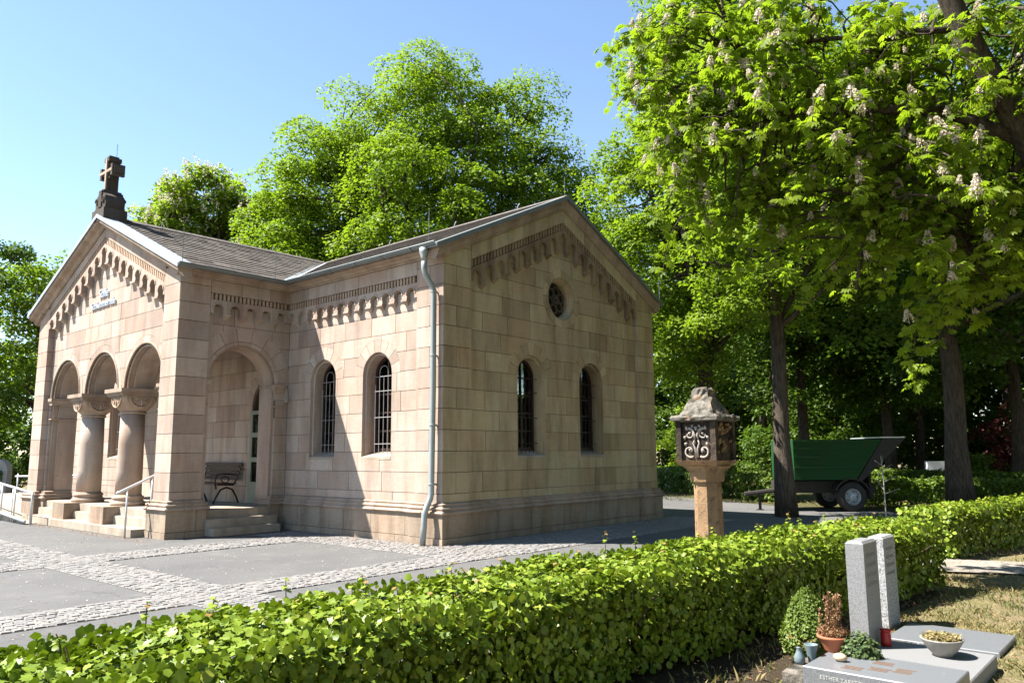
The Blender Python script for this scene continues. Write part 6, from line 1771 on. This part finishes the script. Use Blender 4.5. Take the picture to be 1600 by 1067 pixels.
plant('ivy_bush', 'small green ivy bush spilling onto the dark slab', 'plant', tuple(c0), pos, d + [0, 0, .4] + rng.normal(size=(N, 3)) * .4, d + [0, 0, -.3], .016 + .012 * rng.random(N), rng.random(N), 'leaf_ivy', LEAF_M, stem=stm)
N = 900; an = rng.random(N) * 6.28; r_ = .115 * np.sqrt(rng.random(N)); c0 = np.array([8.19, -2.98, 0.19])
pos = c0 + np.stack([r_ * np.cos(an), r_ * np.sin(an), .01 + .045 * rng.random(N)], 1)
stm = MB(); stm.tube([tuple(c0), tuple(c0 + [0, 0, .04])], .006, 5)
plant('withered_flowers', 'pale withered flowers filling the concrete bowl', 'flowers', tuple(c0), pos, rng.normal(size=(N, 3)) * .6 + [0, 0, 1], rng.normal(size=(N, 3)), .018 + .01 * rng.random(N), np.clip(.55 + .45 * rng.random(N), 0, 1), 'grass', LEAF_M, stem=stm)

# --- grass on the grave field and by the hedge
def grass(name, boxes, seed, hmin=.015, hmax=.06):
    rng = np.random.default_rng(seed); P_ = []
    for (x0, x1, y0, y1, n) in boxes:
        P_.append(np.stack([rng.uniform(x0, x1, n), rng.uniform(y0, y1, n), np.full(n, -0.015)], 1))
    pos = np.concatenate(P_)
    # tufted: keep where a lumpy field is high
    fld = np.sin(pos[:, 0] * 5.3 + 1) * np.cos(pos[:, 1] * 4.1) + .7 * np.sin(pos[:, 0] * 11 + pos[:, 1] * 9) + .5 * np.cos(pos[:, 1] * 17 - pos[:, 0] * 6)
    pos = pos[fld + rng.normal(size=len(pos)) * .8 > 0.1]
    for (x0, x1, y0, y1) in ((7.48, 8.50, -4.2, -2.7), (7.6, 8.44, -2.37, -1.6), (7.39, 7.54, -1.92, -1.55), (6.4, 12.9, 2.35, 3.3)):
        pos = pos[~((pos[:, 0] > x0) & (pos[:, 0] < x1) & (pos[:, 1] > y0) & (pos[:, 1] < y1))]
    N = len(pos); h = hmin + (hmax - hmin) * rng.random(N) ** 2; a = rng.random(N) * 6.28
    w = .0025 + .003 * rng.random(N); dx = np.stack([np.cos(a), np.sin(a), 0 * a], 1); lean = rng.normal(size=(N, 3)) * .45; lean[:, 2] = 0
    V = np.stack([pos - dx * w[:, None], pos + dx * w[:, None], pos + (np.array([0, 0, 1]) * .6 + lean * .25) * h[:, None] + dx * w[:, None] * .6, pos + (np.array([0, 0, 1]) + lean) * h[:, None]], 1).reshape(-1, 3)
    F = np.stack([np.arange(N) * 4 + i for i in range(4)], 1)
    tri = np.concatenate([F[:, [0, 1, 2]], F[:, [0, 2, 3]]])
    lr = np.clip(.55 + .3 * np.sin(pos[:, 0] * 2.2) * np.cos(pos[:, 1] * 1.9) + rng.normal(size=N) * .22, 0, 1)
    return stuff(fast_mesh(name, V, tri, np.concatenate([lr, lr]), 'grass'))
g1 = grass('grass', [(7.2, 9.6, -4.8, 1.6, 26000), (7.0, 12.0, 1.0, 9.0, 26000), (7.4, 8.8, -2.7, -1.0, 9000)], 111)
g1['label'] = 'thin dry grass between the graves'
g2 = grass('grass', [(-6.0, 2.0, 13.0, 17.0, 9000), (-12.0, -4.0, 17.0, 23.0, 8000), (6.9, 7.3, -5.0, 1.3, 3000)], 112, .03, .11)
# fallen petals and litter on the yard
rng = np.random.default_rng(131)
N = 1300; pos = np.stack([rng.uniform(-8, 5.4, N), rng.uniform(-7.5, -0.2, N), np.full(N, .019)], 1)
X, Y, Z = frames(np.array([0, 0, 1.0]) + rng.normal(size=(N, 3)) * .2, rng)
V, F = instance_template(LEAF_Q[0], LEAF_Q[1], pos, X, Y, Z, .010 + .014 * rng.random(N))
fp = stuff(fast_mesh('fallen_petals', V, F, np.repeat(rng.random(N) * .8, 2), 'blossom')); fp['label'] = 'pale fallen petals sprinkled over the yard'
rng = np.random.default_rng(121)
n1 = 900; p1 = np.stack([rng.uniform(-11.5, -4.6, n1), rng.normal(-2.86, .10, n1), np.full(n1, .006)], 1)
n2 = 700; p2 = np.stack([rng.uniform(-4.6, 1.5, n2), rng.normal(-.35, .28, n2), np.full(n2, .02)], 1)
n3 = 900; p3 = np.stack([rng.uniform(-7, 5.4, n3), rng.uniform(-8, 2, n3), np.full(n3, .018)], 1)
n4 = 3500; p4 = np.stack([rng.uniform(7.0, 10, n4), rng.uniform(-5, 6, n4), np.full(n4, .016)], 1)
p4 = p4[~((p4[:, 0] > 7.45) & (p4[:, 0] < 8.52) & (p4[:, 1] > -4.2) & (p4[:, 1] < -2.7))]
pos = np.concatenate([p1, p2, p3, p4]); N = len(pos)
X, Y, Z = frames(np.array([0, 0, 1.0]) + rng.normal(size=(N, 3)) * .25, rng)
V, F = instance_template(LEAF_Q[0], LEAF_Q[1], pos, X, Y, Z, .012 + .018 * rng.random(N))
lt = stuff(fast_mesh('leaf_litter', V, F, np.repeat(rng.random(N), 2), 'leaf_dry')); lt['label'] = 'dry leaf litter scattered on yard and grave field'
